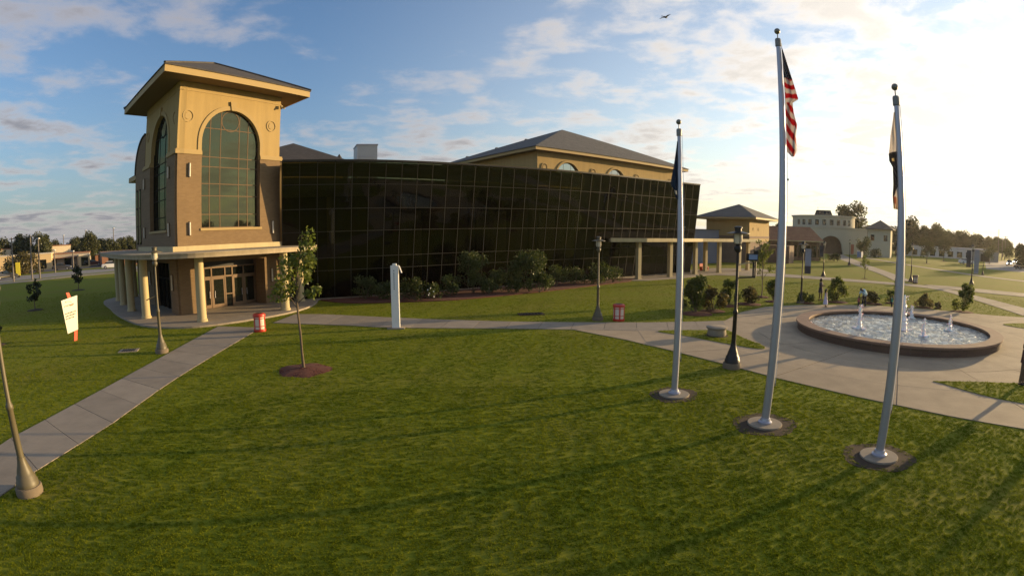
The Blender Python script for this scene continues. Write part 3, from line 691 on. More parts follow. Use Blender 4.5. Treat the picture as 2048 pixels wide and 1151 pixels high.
for j, z in enumerate(rows[1:-1]):
    mb = MB()
    for i in range(NC):
        mb.hexa([gp(i, z - .025, -.016), gp(i, z - .025, -.09), gp(i + 1, z - .025, -.09), gp(i + 1, z - .025, -.016), gp(i, z + .025, -.016), gp(i, z + .025, -.09), gp(i + 1, z + .025, -.09), gp(i + 1, z + .025, -.016)])
    mb.build('transom_bar', HALL_BAR, hall)
mb = MB(); mb2 = MB(); mb3 = MB(); mb4 = MB(); mb5 = MB(); mb6 = MB(); mb7 = MB()
for i in range(NC):
    def seg(m, z0, z1, o0, o1):
        m.hexa([gp(i, z0, o0), gp(i, z0, o1), gp(i + 1, z0, o1), gp(i + 1, z0, o0), gp(i, z1, o0), gp(i, z1, o1), gp(i + 1, z1, o1), gp(i + 1, z1, o0)])
    seg(mb, 11.3, 11.44, .06, -.5)          # coping
    seg(mb2, 8.5, 9.4, -.28, -.7)        # ring beam behind the glass
    seg(mb4, 0.0, .12, .12, -.4)            # kerb
    b0, b1 = gp(i, 0), gp(i + 1, 0); n0, n1 = GN[i], GN[i + 1]
    b0 = Vector((b0.x, b0.y, 0)); b1 = Vector((b1.x, b1.y, 0))
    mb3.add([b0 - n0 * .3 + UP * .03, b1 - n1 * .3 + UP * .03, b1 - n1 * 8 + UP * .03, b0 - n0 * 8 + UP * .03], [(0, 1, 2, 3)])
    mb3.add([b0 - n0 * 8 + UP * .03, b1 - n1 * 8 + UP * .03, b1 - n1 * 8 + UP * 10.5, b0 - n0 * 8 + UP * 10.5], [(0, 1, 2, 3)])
    t0, t1 = gp(i, 11.3, -.1), gp(i + 1, 11.3, -.1)
    e0, e1 = b0 - n0 * 8.2 + UP * 10.75, b1 - n1 * 8.2 + UP * 10.75; t0 = t0 - UP * .12; t1 = t1 - UP * .12
    for m_, f0, f1 in ((mb5, 0, .22), (mb6, .22, .62), (mb7, .62, 1.0)):      # roof deck; unseen skylight strip added to let daylight into the hall
        q0, q1, q2, q3 = t0.lerp(e0, f0), t1.lerp(e1, f0), t1.lerp(e1, f1), t0.lerp(e0, f1)
        m_.hexa([q0 - UP * .1, q1 - UP * .1, q2 - UP * .1, q3 - UP * .1, q0, q1, q2, q3])
mb.build('coping', BLACK, hall); mb2.build('ring_beam', mat('pale_beam', (.42, .38, .28), .8), hall); mb3.build('interior_shell', mat('interior_wall', (.07, .055, .035), .9, .1, 1), hall); mb4.build('kerb', CONC, hall); mb5.build('flat_roof', mat('roof_membrane', (.06, .06, .06), .9), hall); mb7.build('flat_roof', mat('roof_membrane', (.06, .06, .06), .9), hall); mb6.build('skylight', clear_glass('added_skylight_glass', (.75, .78, .72)), hall)
cm = MB(); cm.cyl((0, 0, 0), (0, 0, 8.6), .32, n=12); me = None
for i in range(3, NC, 5):
    b = gp(i, 0); p = Vector((b.x, b.y, 0)) - GN[i] * 1.6
    if me is None: o = cm.build('interior_column', CREAM, hall, True); me = o.data
    else: o = link('interior_column', me, hall)
    o.location = p
INTW = mat('inner_partition', (.62, .47, .22), .9, .1, 1)
for i, w_ in ((15, 3.4), (20, 2.2), (24, 2.6), (29, 2.2), (9, 1.6)):
    b = gp(i, 0); p = Vector((b.x, b.y, 0)) - GN[i] * 2.6; t = GN[i].cross(UP); rz = math.atan2(t.y, t.x)
    MB().box((p.x, p.y, 3.6), (w_, .25, 7.1), rz).build('partition', INTW, hall)
# closing end wall on the right
e0 = gp(NC, 0); 
FE = Face(Vector((e0.x, e0.y, 0)), -GN[NC], GN[NC].cross(UP) * -1)
mb = MB(); pts = [gp(NC, 0.1, -.1), gp(NC, 11.28, -.1)]
dE = FE.n
b8 = Vector((e0.x, e0.y, 0)) - GN[NC] * 8
mb.hexa([pts[0] + dE * .02, b8 + dE * .02 + UP * .1, b8 - dE * .08 + UP * .1, pts[0] - dE * .08, pts[1] + dE * .02, b8 + dE * .02 + UP * 11.28, b8 - dE * .08 + UP * 11.28, pts[1] - dE * .08])
mb.build('end_wall', HALLGLASS, hall)

# roof box and the hipped roof behind the hall
rb_ = thing('rooftop_box', (-17.4, 57.4, 11.2), 'pale grey metal box on the hall roof right of the tower', 'rooftop unit')
mb = MB(); mb.hexa([(0, -.4, 0), (2.2, .25, 0), (1.2, 3.2, 0), (-1.3, 2.4, 0), (0, -.4, 4.0), (2.2, .25, 4.0), (1.2, 3.2, 4.0), (-1.3, 2.4, 4.0)]); mb.build('casing', mat('galvanised', (.42, .44, .42), .5, .08, 2, metal=.2), rb_)
for zz in (1.4, 2.7):
    mb = MB(); mb.hexa([(-.02, -.44, zz), (2.24, .22, zz), (2.2, .3, zz), (-.0, -.38, zz), (-.02, -.44, zz + .05), (2.24, .22, zz + .05), (2.2, .3, zz + .05), (0, -.38, zz + .05)]); mb.build('seam', SILVER, rb_)
mb = MB(); mb.hexa([(-.05, -.5, 4.0), (2.3, .2, 4.0), (1.25, 3.3, 4.0), (-1.4, 2.5, 4.0), (-.05, -.5, 4.1), (2.3, .2, 4.1), (1.25, 3.3, 4.1), (-1.4, 2.5, 4.1)]); mb.build('lid', SILVER, rb_)
lob = thing('lobby_wing', (0, 0, 0), 'dark hipped roof wing between the tower and the rooftop box', 'building')
q = [(-27, 47), (-17.5, 52.2), (-21, 62), (-33, 56)]
mb = MB(); mb.prism(q, 0, 12.2); mb.build('wall', STUCCO, lob)
q2 = [(-28.2, 45.9), (-16.2, 52.3), (-20.6, 63.4), (-34.6, 56.2)]
mb = MB(); mb.prism(q2, 12.202, 12.5); mb.build('fascia', FASCIA, lob)
hip_roof([(*p, 12.5) for p in q2], (-24.2, 54.5, 15.35), .06, SHINGLE, lob)
mb = MB(); mb.lathe([(.3, 0), (.3, .35), (.02, .75)], 8, (-19.2, 56.0, 13.35)); mb.build('roof_vent', SHINGLE, lob)

# ------------------------------------------------------------------ auditorium block with its big hipped roof
aud = thing('auditorium_block', (0, 0, 0), 'tan block with big grey hipped roof rising behind the glass hall', 'building')
AD = Vector((math.cos(R(36.6)), math.sin(R(36.6)), 0)); AN = Vector((AD.y, -AD.x, 0)); AL = -AN * 1.0
AL = Vector((-AD.y, AD.x, 0)); AF = Vector((2.9, 62.8, 0)); WA, WB = 32.2, 26.0
def ap(a, b, z): return AF + AD * a + AL * b + UP * z
Fi = Face(ap(1.3, 1.3, 0), AD, AN)
mb = MB(); lw = WA - 2.6
ac = [(5.2, 2.1), (14.45, 2.0)]; edges = [0, 9.8, lw]
Fi.block(mb, 0, lw, -.5, 0, 0, 11)
for k, (cx, r_) in enumerate(ac): arch_wall(mb, Fi, edges[k], edges[k + 1], 11.0, 15.3, cx, r_, 12.1, -.5, 0, 18)
Fi2 = Face(ap(1.3, 1.3, 0), AL, -AD); Fi2.block(mb, .5, WB - 2.6, -.5, 0, 0, 15.3)
mb.build('wall', STUCCO, aud)
for cx, r_ in ac:
    mb = MB()
    for i in range(18):
        a0, a1 = math.pi * i / 18, math.pi * (i + 1) / 18; q = []
        for d in (-.02, .1):
            for rr_, a in ((r_ + .003, a0), (r_ + .25, a0), (r_ + .25, a1), (r_ + .003, a1)): q.append(Fi(cx + rr_ * math.cos(a), d, 12.1 + rr_ * math.sin(a)))
        mb.hexa(q)
    mb.build('archivolt', STUCCO_TRIM, aud)
    mb = MB(); Fi.slab(mb, arch_poly(cx, r_, 11.0, 12.1, 16), -.3, -.25); wo = mb.build('arched_window', FRAME, aud)
    for x0, x1 in ((-r_, -r_ * .33), (-r_ * .33 + .06, r_ * .33 - .06), (r_ * .33, r_)):
        for z0, z1 in ((11.1, 12.6), (12.7, 14.4)):
            g_ = clip_convex([(cx + x0, z0), (cx + x1, z0), (cx + x1, z1), (cx + x0, z1)], arch_poly(cx, r_ - .1, 11.1, 12.1, 16))
            if len(g_) > 2: mb = MB(); Fi.slab(mb, g_, -.25, -.22); mb.build('pane', FARGLASS, wo)
for cx in (1.1, 9.8, 19.1, 27.6):
    mb = MB()
    for r0, r1, dd in ((.42, .52, .10), (.001, .28, .06)):
        for i in range(16):
            a0, a1 = 2 * math.pi * i / 16, 2 * math.pi * (i + 1) / 16; q = []
            for d in (-.02, dd):
                for r_, a in ((r0, a0), (r1, a0), (r1, a1), (r0, a1)): q.append(Fi(cx + r_ * math.cos(a), d, 13.3 + r_ * math.sin(a)))
            mb.hexa(q)
    mb.build('medallion', STUCCO_TRIM, aud)
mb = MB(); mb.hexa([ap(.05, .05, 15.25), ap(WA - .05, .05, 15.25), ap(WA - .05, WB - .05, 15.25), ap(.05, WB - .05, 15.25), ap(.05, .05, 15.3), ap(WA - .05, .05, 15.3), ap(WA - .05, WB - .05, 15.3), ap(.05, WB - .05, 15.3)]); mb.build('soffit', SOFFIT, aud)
for a0, b0, a1, b1 in ((0, 0, WA, .05), (0, .05, .05, WB), (WA - .05, .05, WA, WB), (.05, WB - .05, WA - .05, WB)):
    mb = MB(); mb.hexa([ap(a0, b0, 15.2), ap(a1, b0, 15.2), ap(a1, b1, 15.2), ap(a0, b1, 15.2), ap(a0, b0, 15.55), ap(a1, b0, 15.55), ap(a1, b1, 15.55), ap(a0, b1, 15.55)]); mb.build('fascia', FASCIA, aud)
o3 = .12
ro = hip_roof([ap(-o3, -o3, 15.56), ap(WA + o3, -o3, 15.56), ap(WA + o3, WB + o3, 15.56), ap(-o3, WB + o3, 15.56)], ap(WA / 2, WB / 2, 21.5), .08, SHINGLE_B, aud)
for t in (.32, .55, .78):
    e_ = ap(WA / 2, WB / 2, 21.5).lerp(ap(0, WB, 15.6), t) + AD * 1.0
    mb = MB(); mb.hexa([e_ + AD * -.5 + AL * -.6 - UP * .5, e_ + AD * .8 + AL * -.6 - UP * .5, e_ + AD * .8 + AL * .6 - UP * .5, e_ + AD * -.5 + AL * .6 - UP * .5, e_ + AD * -.1 + AL * -.1 + UP * .55, e_ + AD * .3 + AL * -.1 + UP * .55, e_ + AD * .3 + AL * .1 + UP * .55, e_ + AD * -.1 + AL * .1 + UP * .55]); mb.build('roof_vent', SHINGLE_B, ro)

# ------------------------------------------------------------------ flat side canopy at the right end of the hall
sc_ = thing('side_canopy', (13.8, 55.1, 0), 'long flat cream canopy on slim columns at the right end of the glass hall', 'canopy')
edge = [(10.3, 53.8), (14.5, 54.9), (18.9, 57.6), (23.6, 61.8), (28, 64.4), (32.5, 67.2), (35.5, 69.0)]
back = [(36.5, 72.5), (31, 71.2), (27.0, 69.0), (22, 66), (16, 61.5), (10.6, 57.3)]
mb = MB(); mb.prism(local(sc_, edge + back), 4.12, 4.42); mb.build('roof_slab', CANOPY, sc_)
mb = MB()
for a, b in zip(edge, edge[1:]):
    p, q = Vector((*a, 0)) - sc_.location, Vector((*b, 0)) - sc_.location; d = (q - p).normalized(); n = Vector((d.y, -d.x, 0)) * .06
    mb.hexa([p + UP * 4.16, q + UP * 4.16, q + n + UP * 4.16, p + n + UP * 4.16, p + UP * 4.55, q + UP * 4.55, q + n + UP * 4.55, p + n + UP * 4.55])
mb.build('fascia', CREAM, sc_)
cm = MB(); cm.box((0, 0, 2.07), (.46, .46, 4.1), .5); cm.box((0, 0, .12), (.56, .56, .22), .5); me = None
for x, y in ((13.84, 55.8), (18.41, 58.8), (23.1, 63.0), (27.4, 65.4), (31.6, 68.1), (34.2, 70.6), (26.5, 68.2)):
    if me is None: o = cm.build('column', CREAM, sc_); me = o.data
    else: o = link('column', me, sc_)
    o.location = (x - 13.8, y - 55.1, 0)
struct(MB().prism([(10.2, 54.2), (14.5, 54.4), (19.2, 57.2), (24, 61.2), (29, 63.6), (38, 68.5), (38, 74), (30, 74), (20, 66), (10.6, 58)], -.02, .045).build('pavement', CONC))
PAVED.append([(10.2, 54.2), (14.5, 54.4), (19.2, 57.2), (24, 61.2), (29, 63.6), (38, 68.5), (38, 74), (30, 74), (20, 66), (10.6, 58)])

# ------------------------------------------------------------------ park pavilion with pyramid roof
pav = thing('park_pavilion', (42.1, 86.6, 0), 'square tan pavilion with grey pyramid roof right of the glass hall', 'building')
d1 = Vector((.707, .707, 0)); d2 = Vector((-.707, .707, 0)); A_, B_ = 12.2, 8.5
P_ = lambda a, b, z: d1 * a + d2 * b + UP * z
mb = MB(); mb.hexa([P_(0, 0, 0), P_(A_, 0, 0), P_(A_, B_, 0), P_(0, B_, 0), P_(0, 0, 3.9), P_(A_, 0, 3.9), P_(A_, B_, 3.9), P_(0, B_, 3.9)]); mb.build('brick_base', BRICK_DARK, pav)
mb = MB(); mb.hexa([P_(-.05, -.05, 3.9), P_(A_, -.05, 3.9), P_(A_, B_, 3.9), P_(-.05, B_, 3.9), P_(-.05, -.05, 7.9), P_(A_, -.05, 7.9), P_(A_, B_, 7.9), P_(-.05, B_, 7.9)]); mb.build('stucco_wall', STUCCO, pav)
mb = MB(); mb.hexa([P_(-.12, -.12, 4.5), P_(A_, -.12, 4.5), P_(A_, B_, 4.5), P_(-.12, B_, 4.5), P_(-.12, -.12, 4.9), P_(A_, -.12, 4.9), P_(A_, B_, 4.9), P_(-.12, B_, 4.9)]); mb.build('string_course', BRICK_DARK, pav)
q = [P_(-1.9, -1.9, 7.902), P_(A_ + 1.9, -1.9, 7.902), P_(A_ + 1.9, B_ + 1.9, 7.902), P_(-1.9, B_ + 1.9, 7.902)]
mb = MB(); mb.hexa(q + [p + UP * .3 for p in q]); mb.build('eaves', FASCIA, pav)
hip_roof([p + UP * .305 for p in q], P_(A_ / 2, B_ / 2, 10.9), .05, SHINGLE_B, pav)
Fp = Face((0, 0, 0), d1, Vector((.707, -.707, 0))); Fq = Face((0, 0, 0), d2, Vector((-.707, -.707, 0)))
for F, ss in ((Fp, (2.2, 5.2)), (Fq, (3.2,))):
    for s_ in ss:
        mb = MB()
        for i in range(12):
            a0, a1 = 2 * math.pi * i / 12, 2 * math.pi * (i + 1) / 12; q = []
            for d in (.0, .13):
                for r_, a in ((.001, a0), (.28, a0), (.28, a1), (.001, a1)): q.append(F(s_ + r_ * math.cos(a), d, 6.2 + r_ * math.sin(a)))
            mb.hexa(q)
        mb.build('medallion', STUCCO_TRIM, pav)
mb = MB(); Fp.block(mb, 8, 11.5, .1, 5.5, 0, 3.3); mb.build('porch', BRICK_DARK, pav)
ann = thing('blue_grey_annex', (33.2, 80.5, 0), 'low blue grey flat annex between the glass hall and the pavilion', 'building')
mb = MB(); mb.box((-1.5, 8, 2.9), (8, 6, 5.8), .5); mb.build('wall', mat('blue_grey_panel', (.13, .15, .20), .7, .1, 1), ann)
mb = MB(); mb.box((-1.5, 8, 5.85), (8.3, 6.3, .12), .5); mb.build('coping', SHINGLE_B, ann)

# ------------------------------------------------------------------ rust roofed gallery in front of the drum
gal = thing('rust_roof_gallery', (56.4, 105.0, 0), 'long low gallery with sunlit rust coloured roof in front of the round building', 'building')
gd = Vector((.853, -.522, 0)).normalized(); gn_ = Vector((-.522, -.853, 0)); L_ = 11.0
def g_(a, b, z): return gd * a + gn_ * b + UP * z
mb = MB(); mb.hexa([g_(0, -7, 0), g_(0, 0, 0), g_(L_, 0, 0), g_(L_, -7, 0), g_(0, -7, 4.1), g_(0, 0, 4.1), g_(L_, 0, 4.1), g_(L_, -7, 4.1)]); mb.build('wall', BRICK_DARK, gal)
mb = MB(); mb.add([g_(-1, 1.3, 4.2), g_(L_ + 1, 1.3, 4.2), g_(L_ - 2.2, -3.5, 7.25), g_(-1, -3.5, 7.25), g_(L_ + 1, -8, 4.2), g_(-1, -8, 4.2)], [(0, 1, 2, 3), (1, 4, 2), (2, 4, 5, 3), (0, 3, 5), (0, 5, 4, 1)]); mb.build('roof', ROOF_RUST, gal)
mb = MB(); mb.hexa([g_(-1, 1.22, 4.0), g_(L_ + 1, 1.22, 4.0), g_(L_ + 1, 1.36, 4.0), g_(-1, 1.36, 4.0), g_(-1, 1.22, 4.25), g_(L_ + 1, 1.22, 4.25), g_(L_ + 1, 1.36, 4.25), g_(-1, 1.36, 4.25)]); mb.build('gutter', CREAM, gal)
for k in range(8):
    a = .6 + k * (L_ - 1.2) / 7
    mb = MB(); mb.cyl(g_(a, .9, 0), g_(a, .9, 4.1), .14, n=8); mb.build('post', FRAME, gal)
for k in range(7):
    a = 1.2 + k * (L_ - 1.2) / 7
    mb = MB(); mb.hexa([g_(a, 0, .8), g_(a + 1.3, 0, .8), g_(a + 1.3, .06, .8), g_(a, .06, .8), g_(a, 0, 3.2), g_(a + 1.3, 0, 3.2), g_(a + 1.3, .06, 3.2), g_(a, .06, 3.2)]); mb.build('window', FARGLASS, gal)
mb = MB(); mb.hexa([g_(-2.6, -2, 0), g_(-1.1, -2, 0), g_(-1.1, -3.4, 0), g_(-2.6, -3.4, 0), g_(-2.6, -2, 7.6), g_(-1.1, -2, 7.6), g_(-1.1, -3.4, 7.6), g_(-2.6, -3.4, 7.6)]); mb.build('end_pier', BRICK_DARK, gal)

# ------------------------------------------------------------------ round building with clerestory drum
DC = Vector((104.3, 155.2, 0)); drum = thing('round_building', tuple(DC), 'round cream two tier building with arched gateway and rooftop skylight', 'building')
DST = mat('drum_stucco', (0.46, 0.42, 0.30), .9, .06, .5)
def ring_wall(mb, r0, r1, n, zb, zt, a0=0, a1=2 * math.pi):
    for i in range(n):
        b0, b1 = a0 + (a1 - a0) * i / n, a0 + (a1 - a0) * (i + 1) / n
        q = []
        for zf in (zb, zt):
            for r_, a in ((r0, b0), (r1, b0), (r1, b1), (r0, b1)): q.append((r_ * math.cos(a), r_ * math.sin(a), zf(a) if callable(zf) else zf))
        mb.hexa(q)
R1, R2 = 15.2, 10.8
acen = math.atan2(-DC.y, -DC.x) + .17          # arch faces the park
def archz(a):
    x = (a - acen + math.pi) % (2 * math.pi) - math.pi; w_ = x * R1
    return 2.6 + 3.0 * math.sqrt(max(0, 1 - (w_ / 3.6) ** 2)) if abs(w_) < 3.6 else 0.0
mb = MB(); ring_wall(mb, R1 - .6, R1, 150, archz, 8.0); mb.build('lower_wall', DST, drum, False)
mb = MB(); ring_wall(mb, R1 - .5, R1 + .35, 60, 8.0, 8.3); mb.build('lower_cornice', DST, drum)
mb = MB(); mb.lathe([(R1 - .4, 8.05), (R2 - .2, 8.4)], 48); mb.build('lower_roof', SHINGLE, drum)
mb = MB(); ring_wall(mb, R2 - .5, R2, 60, 8.3, 11.7); mb.build('upper_wall', DST, drum)
mb = MB(); ring_wall(mb, R2 - .5, R2 + .4, 60, 11.7, 12.1); mb.build('upper_cornice', DST, drum)
mb = MB(); mb.lathe([(R2 - .4, 11.72), (.5, 12.0)], 40); mb.build('upper_roof', SHINGLE, drum)
for k in range(-4, 5):
    a = math.atan2(-DC.y, -DC.x) + .02 + k * .225
    mb = MB(); ring_wall(mb, R2 - .1, R2 + .05, 2, 9.0, 10.7, a - .055, a + .055); w_ = mb.build('window', FRAME_D, drum)
    for q_ in (-1, 1):
        mb = MB(); ring_wall(mb, R2 + .04, R2 + .06, 1, 9.1, 10.6, a + q_ * .027 - .022, a + q_ * .027 + .022); mb.build('pane', FARGLASS, w_)
mb = MB(); c_, s_ = math.cos(-.55), math.sin(-.55)
def rt(x, y, z): return (-1.5 + c_ * x - s_ * y, -2 + s_ * x + c_ * y, z)
mb.hexa([rt(-3.2, -2.4, 11.9), rt(3.2, -2.4, 11.9), rt(3.2, 2.4, 11.9), rt(-3.2, 2.4, 11.9), rt(-2.4, -1.2, 14.0), rt(2.4, -1.2, 14.0), rt(2.4, 1.2, 14.0), rt(-2.4, 1.2, 14.0)]); sk_ = mb.build('skylight', FRAME_D, drum)
for k in range(4):
    x0 = -2.9 + k * 1.5; x1 = x0 + 1.3
    mb = MB(); f = lambda x, z: rt(x * (1 - .25 * z), -2.43 + 1.2 * z, 11.95 + 2.05 * z)
    mb.add([f(x0, .08), f(x1, .08), f(x1, .92), f(x0, .92)], [(0, 1, 2, 3)]); mb.build('pane', FARGLASS, sk_)
mb = MB(); ring_wall(mb, R1 - 5.2, R1 - 5, 12, 0, 6.5, acen - .5, acen + .5); mb.build('gateway_back', BRICK_DARK, drum)
mb = MB(); mb.cyl((-3.4, -1.5, 12), (-3.4, -1.5, 15.2), .05, n=6); mb.build('mast', BLACK, drum)
# little house beside the drum
hs_ = thing('gabled_house', (107.5, 128.5, 0), 'small cream house with pale columns right of the round building', 'building')
mb = MB(); mb.box((0, 0, 4.0), (5.0, 7, 8.0), .75); mb.build('wall', DST, hs_)
mb = MB(); q = [(-3.6, -4.4), (3.6, -4.4), (3.6, 4.4), (-3.6, 4.4)]
ca, sa = math.cos(.75), math.sin(.75); q = [(ca * x - sa * y, sa * x + ca * y) for x, y in q]
hip_roof([(*p, 8.0) for p in q], (0, 0, 10.6), .2, SHINGLE_B, hs_)
for k in range(4):
    x, y = 3.2, -3.2 + k * 2.1; mb = MB(); mb.cyl((ca * x - sa * y, sa * x + ca * y, 0), (ca * x - sa * y, sa * x + ca * y, 4.0), .28, n=10); mb.build('column', CREAM, hs_, True)
mb = MB(); mb.box((ca * 3.0, sa * 3.0, 4.2), (1.4, 7.6, .4), .75); mb.build('porch_beam', CREAM, hs_)
for k in range(2):
    y = -2 + 4 * k; x = -2.53; mb = MB(); mb.box((ca * x - sa * y, sa * x + ca * y, 5.6), (.1, 1.1, 1.7), .75); mb.build('window', FARGLASS, hs_)
# ------------------------------------------------------------------ street lamps
LAMPGLASS = mat('lamp_milk_glass', (.62, .56, .44), .3, .05, 8)
def make_lamp(name, paint, label):
    t = thing(name, (0, 0, 0), label, 'street lamp', 'old style park lamps')
    MB().lathe([(.33, 0), (.33, .17), (.31, .2)], 20).build('footing', mat('lamp_footing', (.16, .125, .085), .9, .2, 8, .3, 30), t, True)
    MB().lathe([(.275, .2), (.275, .30), (.25, .33), (.24, .42), (.20, .46), (.185, .54), (.14, .66), (.105, .78), (.10, .86)], 16).build('base', paint, t, True)
    MB().lathe([(.085, .86), (.072, 1.9), (.09, 1.93), (.09, 2.0), (.066, 2.05), (.054, 2.1), (.044, 4.0)], 14).build('post', paint, t, True)
    MB().lathe([(.05, 4.0), (.10, 4.05), (.13, 4.12), (.13, 4.2), (.08, 4.26), (.12, 4.32)], 14).build('collar', paint, t, True)
    h = MB(); h.lathe([(.12, 4.32), (.16, 4.42), (.15, 4.66)], 14); hd = h.build('globe', LAMPGLASS, t, True)
    for k in range(4):
        a = k * math.pi / 2; MB().cyl((.155 * math.cos(a), .155 * math.sin(a), 4.32), (.155 * math.cos(a), .155 * math.sin(a), 4.68), .012, n=5).build('cage_bar', paint, hd)
    MB().lathe([(.40, 4.655), (.40, 4.67), (.18, 4.73), (.13, 4.74)], 18).build('shade', paint, t, True)
    MB().lathe([(.12, 4.74), (.12, 4.84), (.15, 4.85), (.15, 4.88), (.05, 4.92)], 14).build('cap', paint, t, True)
    return t
lamp = make_lamp('street_lamp', OLIVE, 'olive street lamp cut off by the left picture edge beside the walk')
lamp.location = (-10.42, 7.09, 0)
copy_tree(lamp, (-16.29, 20.21, 0), .4, 'olive street lamp with a small arm left of the entrance walk')
copy_tree(lamp, (5.04, 30.0, 0), .9, 'slim olive street lamp left of the red bin on the lawn edge')
lampb = make_lamp('street_lamp', BLACK, 'tall dark street lamp with bracketed box between two flagpoles')
lampb.location = (8.6, 18.66, 0); lampb.scale = (1.12,) * 3
for x, y, h, lb in ((22.46, 36.25, 4.82, 'dark street lamp with long banner left of the fountain'), (40.81, 60.43, 4.66, 'dark street lamp above the woman in the dark dress'),
                    (63.45, 84.98, 4.95, 'dark street lamp standing in front of the arched gateway'), (50.31, 53.32, 4.97, 'dark street lamp with a bin at its foot on the park path'),
                    (58.46, 49.69, 5.2, 'dark street lamp with two banners at the far right'), (81.08, 66.26, 4.5, 'small distant dark street lamp farthest right on the lawn'), (38.14, 76.29, 3.4, 'dark lamp behind the right columns of the side canopy')):
    c = copy_tree(lampb, (x, y, 0), random.random() * 3, lb, h / 4.92)
# small crossarm on the second lamp and the bracketed box on the tall lamp
l2 = [o for o in SC.objects if o.get('label', '').startswith('olive street lamp with a small arm')][0]
l2.rotation_euler = (0, 0, 0)
MB().cyl((0, 0, 2.7), (-.42, -.3, 2.5), .025, n=6).build('arm', OLIVE, l2)
BLUE = mat('blue_screen', (.16, .25, .42), .35, .1, 3)
lampb.rotation_euler = (0, 0, 0)
mb = MB(); mb.cyl((.04, 0, 3.60), (.62, .18, 3.68), .025, n=6); mb.build('upper_bracket', CREAM, lampb)
mb = MB(); mb.cyl((.04, 0, 3.16), (.80, .22, 3.16), .03, n=6); mb.build('lower_bracket', BLACK, lampb)
mb = MB(); mb.cyl((.72, .2, 3.16), (.72, .2, 3.7), .03, n=6); mb.build('hanger', BLACK, lampb); MB().cyl((.82, .23, 3.16), (.82, .23, 3.7), .03, n=6).build('hanger', BLACK, lampb)
mb = MB(); mb.box((.66, .19, 3.86), (.40, .16, .25), .0); bxo = mb.build('display_box', BLACK, lampb)
mb = MB(); mb.box((.65, .10, 3.865), (.33, .03, .17), .0); mb.build('screen', BLUE, bxo)
mb = MB(); mb.box((.82, .22, 4.04), (.13, .12, .11), .0); mb.build('sensor_box', BLACK, bxo)

# banners
BN_A = mat('banner_blue_grey', (.17, .19, .24), .7, .15, 1.5, col2=(.36, .37, .38)); BN_B = mat('banner_dark', (.035, .035, .045), .7, .3, 2); BN_R = mat('banner_red', (.35, .12, .06), .7, .3, 2)
def banner(lampxy, dx, dy, z0, z1, w_, m, label, lower=None):
    t = thing('banner', (lampxy[0] + dx, lampxy[1] + dy, 0), label, 'banner', 'lamp post banners')
    a = math.atan2(dy, dx); ux, uy = math.cos(a), math.sin(a); n = 8; 
    mb = MB(); prev = None
    rings = []
    for i in range(n + 1):
        z = z0 + (z1 - z0) * i / n; b = .04 * math.sin(i * 1.3)
        p0 = (-ux * w_ / 2 - uy * b, -uy * w_ / 2 + ux * b, z); p1 = (ux * w_ / 2 - uy * b * .3, uy * w_ / 2 + ux * b * .3, z)
        rings.append([p0, p1, (p1[0] - uy * .012, p1[1] + ux * .012, z), (p0[0] - uy * .012, p0[1] + ux * .012, z)])
    mb.loft(rings); mb.build('cloth', m, t)
    for z in (z0 - .03, z1 + .03):
        mb = MB(); mb.cyl((-dx, -dy, z), (ux * w_ / 2, uy * w_ / 2, z), .015, n=5); mb.build('rod', BLACK, t)
    if lower:
        mb = MB(); mb.box((0, 0, z0 + .28), (w_ + .01, .05, .56), a); mb.build('printed_foot', lower, t)
    return t
banner((22.46, 36.25), .36, -.22, 2.35, 4.25, .48, BN_A, 'pale banner with dark foot on the lamp left of the fountain', BN_B)
banner((40.81, 60.43), -.3, .2, 2.6, 4.0, .5, BN_B, 'small dark banner on the lamp above the woman')
banner((63.45, 84.98), .4, -.3, 2.2, 4.0, .6, BN_R, 'reddish banner on the lamp before the arched gateway')
banner((58.46, 49.69), -.42, .36, 2.3, 4.4, .62, BN_B, 'dark banner on the left side of the far right lamp')
banner((58.46, 49.69), .42, -.36, 1.5, 4.5, .66, BN_A, 'pale banner on the right side of the far right lamp')

# ------------------------------------------------------------------ flagpoles and flags
def flagpole(loc, h, label, r0=.105):
    t = thing('flagpole', (*loc, 0), label, 'flagpole', 'three aluminium flagpoles on the lawn')
    MB().lathe([(.50, -.02), (.50, .05), (.492, .058), (.12, .06)], 36).build('concrete_pad', STONE_P, t)
    MB().lathe([(.20, .06), (.20, .10), (.17, .12), (.15, .13), (.135, .20), (r0 + .01, .205)], 24).build('collar', SILVER, t, True)
    MB().lathe([(r0, .1), (r0, h * .45), (r0 * .55, h - .45)], 20).build('shaft', SILVER, t, True)
    MB().lathe([(.07, h - .45), (.085, h - .44), (.085, h - .26), (.07, h - .22), (.015, h - .21), (.015, h - .08)], 16).build('truck', DARKBALL, t, True)
    MB().sphere((0, 0, h), .085, 16, 10).build('ball_finial', DARKBALL, t, True)
    c = MB(); c.tube([(r0 + .03, -.03, 1.2), (r0 * .8 + .04, -.03, h * .5), (.09, -.02, h - .35)], .008, 4); c.build('halyard', WHITE, t)
    MB().box((r0 * .9 + .05, 0, h * .62), (.06, .02, .05)).build('flag_clip', DARKBALL, t); MB().box((r0 + .05, 0, 1.2), (.03, .03, .18)).build('cleat', DARKBALL, t)
    return t
POLES = [(5.24, 15.65, 8.68), (7.01, 12.6, 10.78), (8.88, 9.73, 8.75)]
fp1 = flagpole(POLES[0][:2], POLES[0][2], 'short aluminium flagpole with blue flag, farthest left of three')
fp2 = flagpole(POLES[1][:2], POLES[1][2], 'tallest aluminium flagpole, carrying the striped flag', .115)
fp3 = flagpole(POLES[2][:2], POLES[2][2], 'nearest aluminium flagpole with pale flag in front of the fountain', .11)
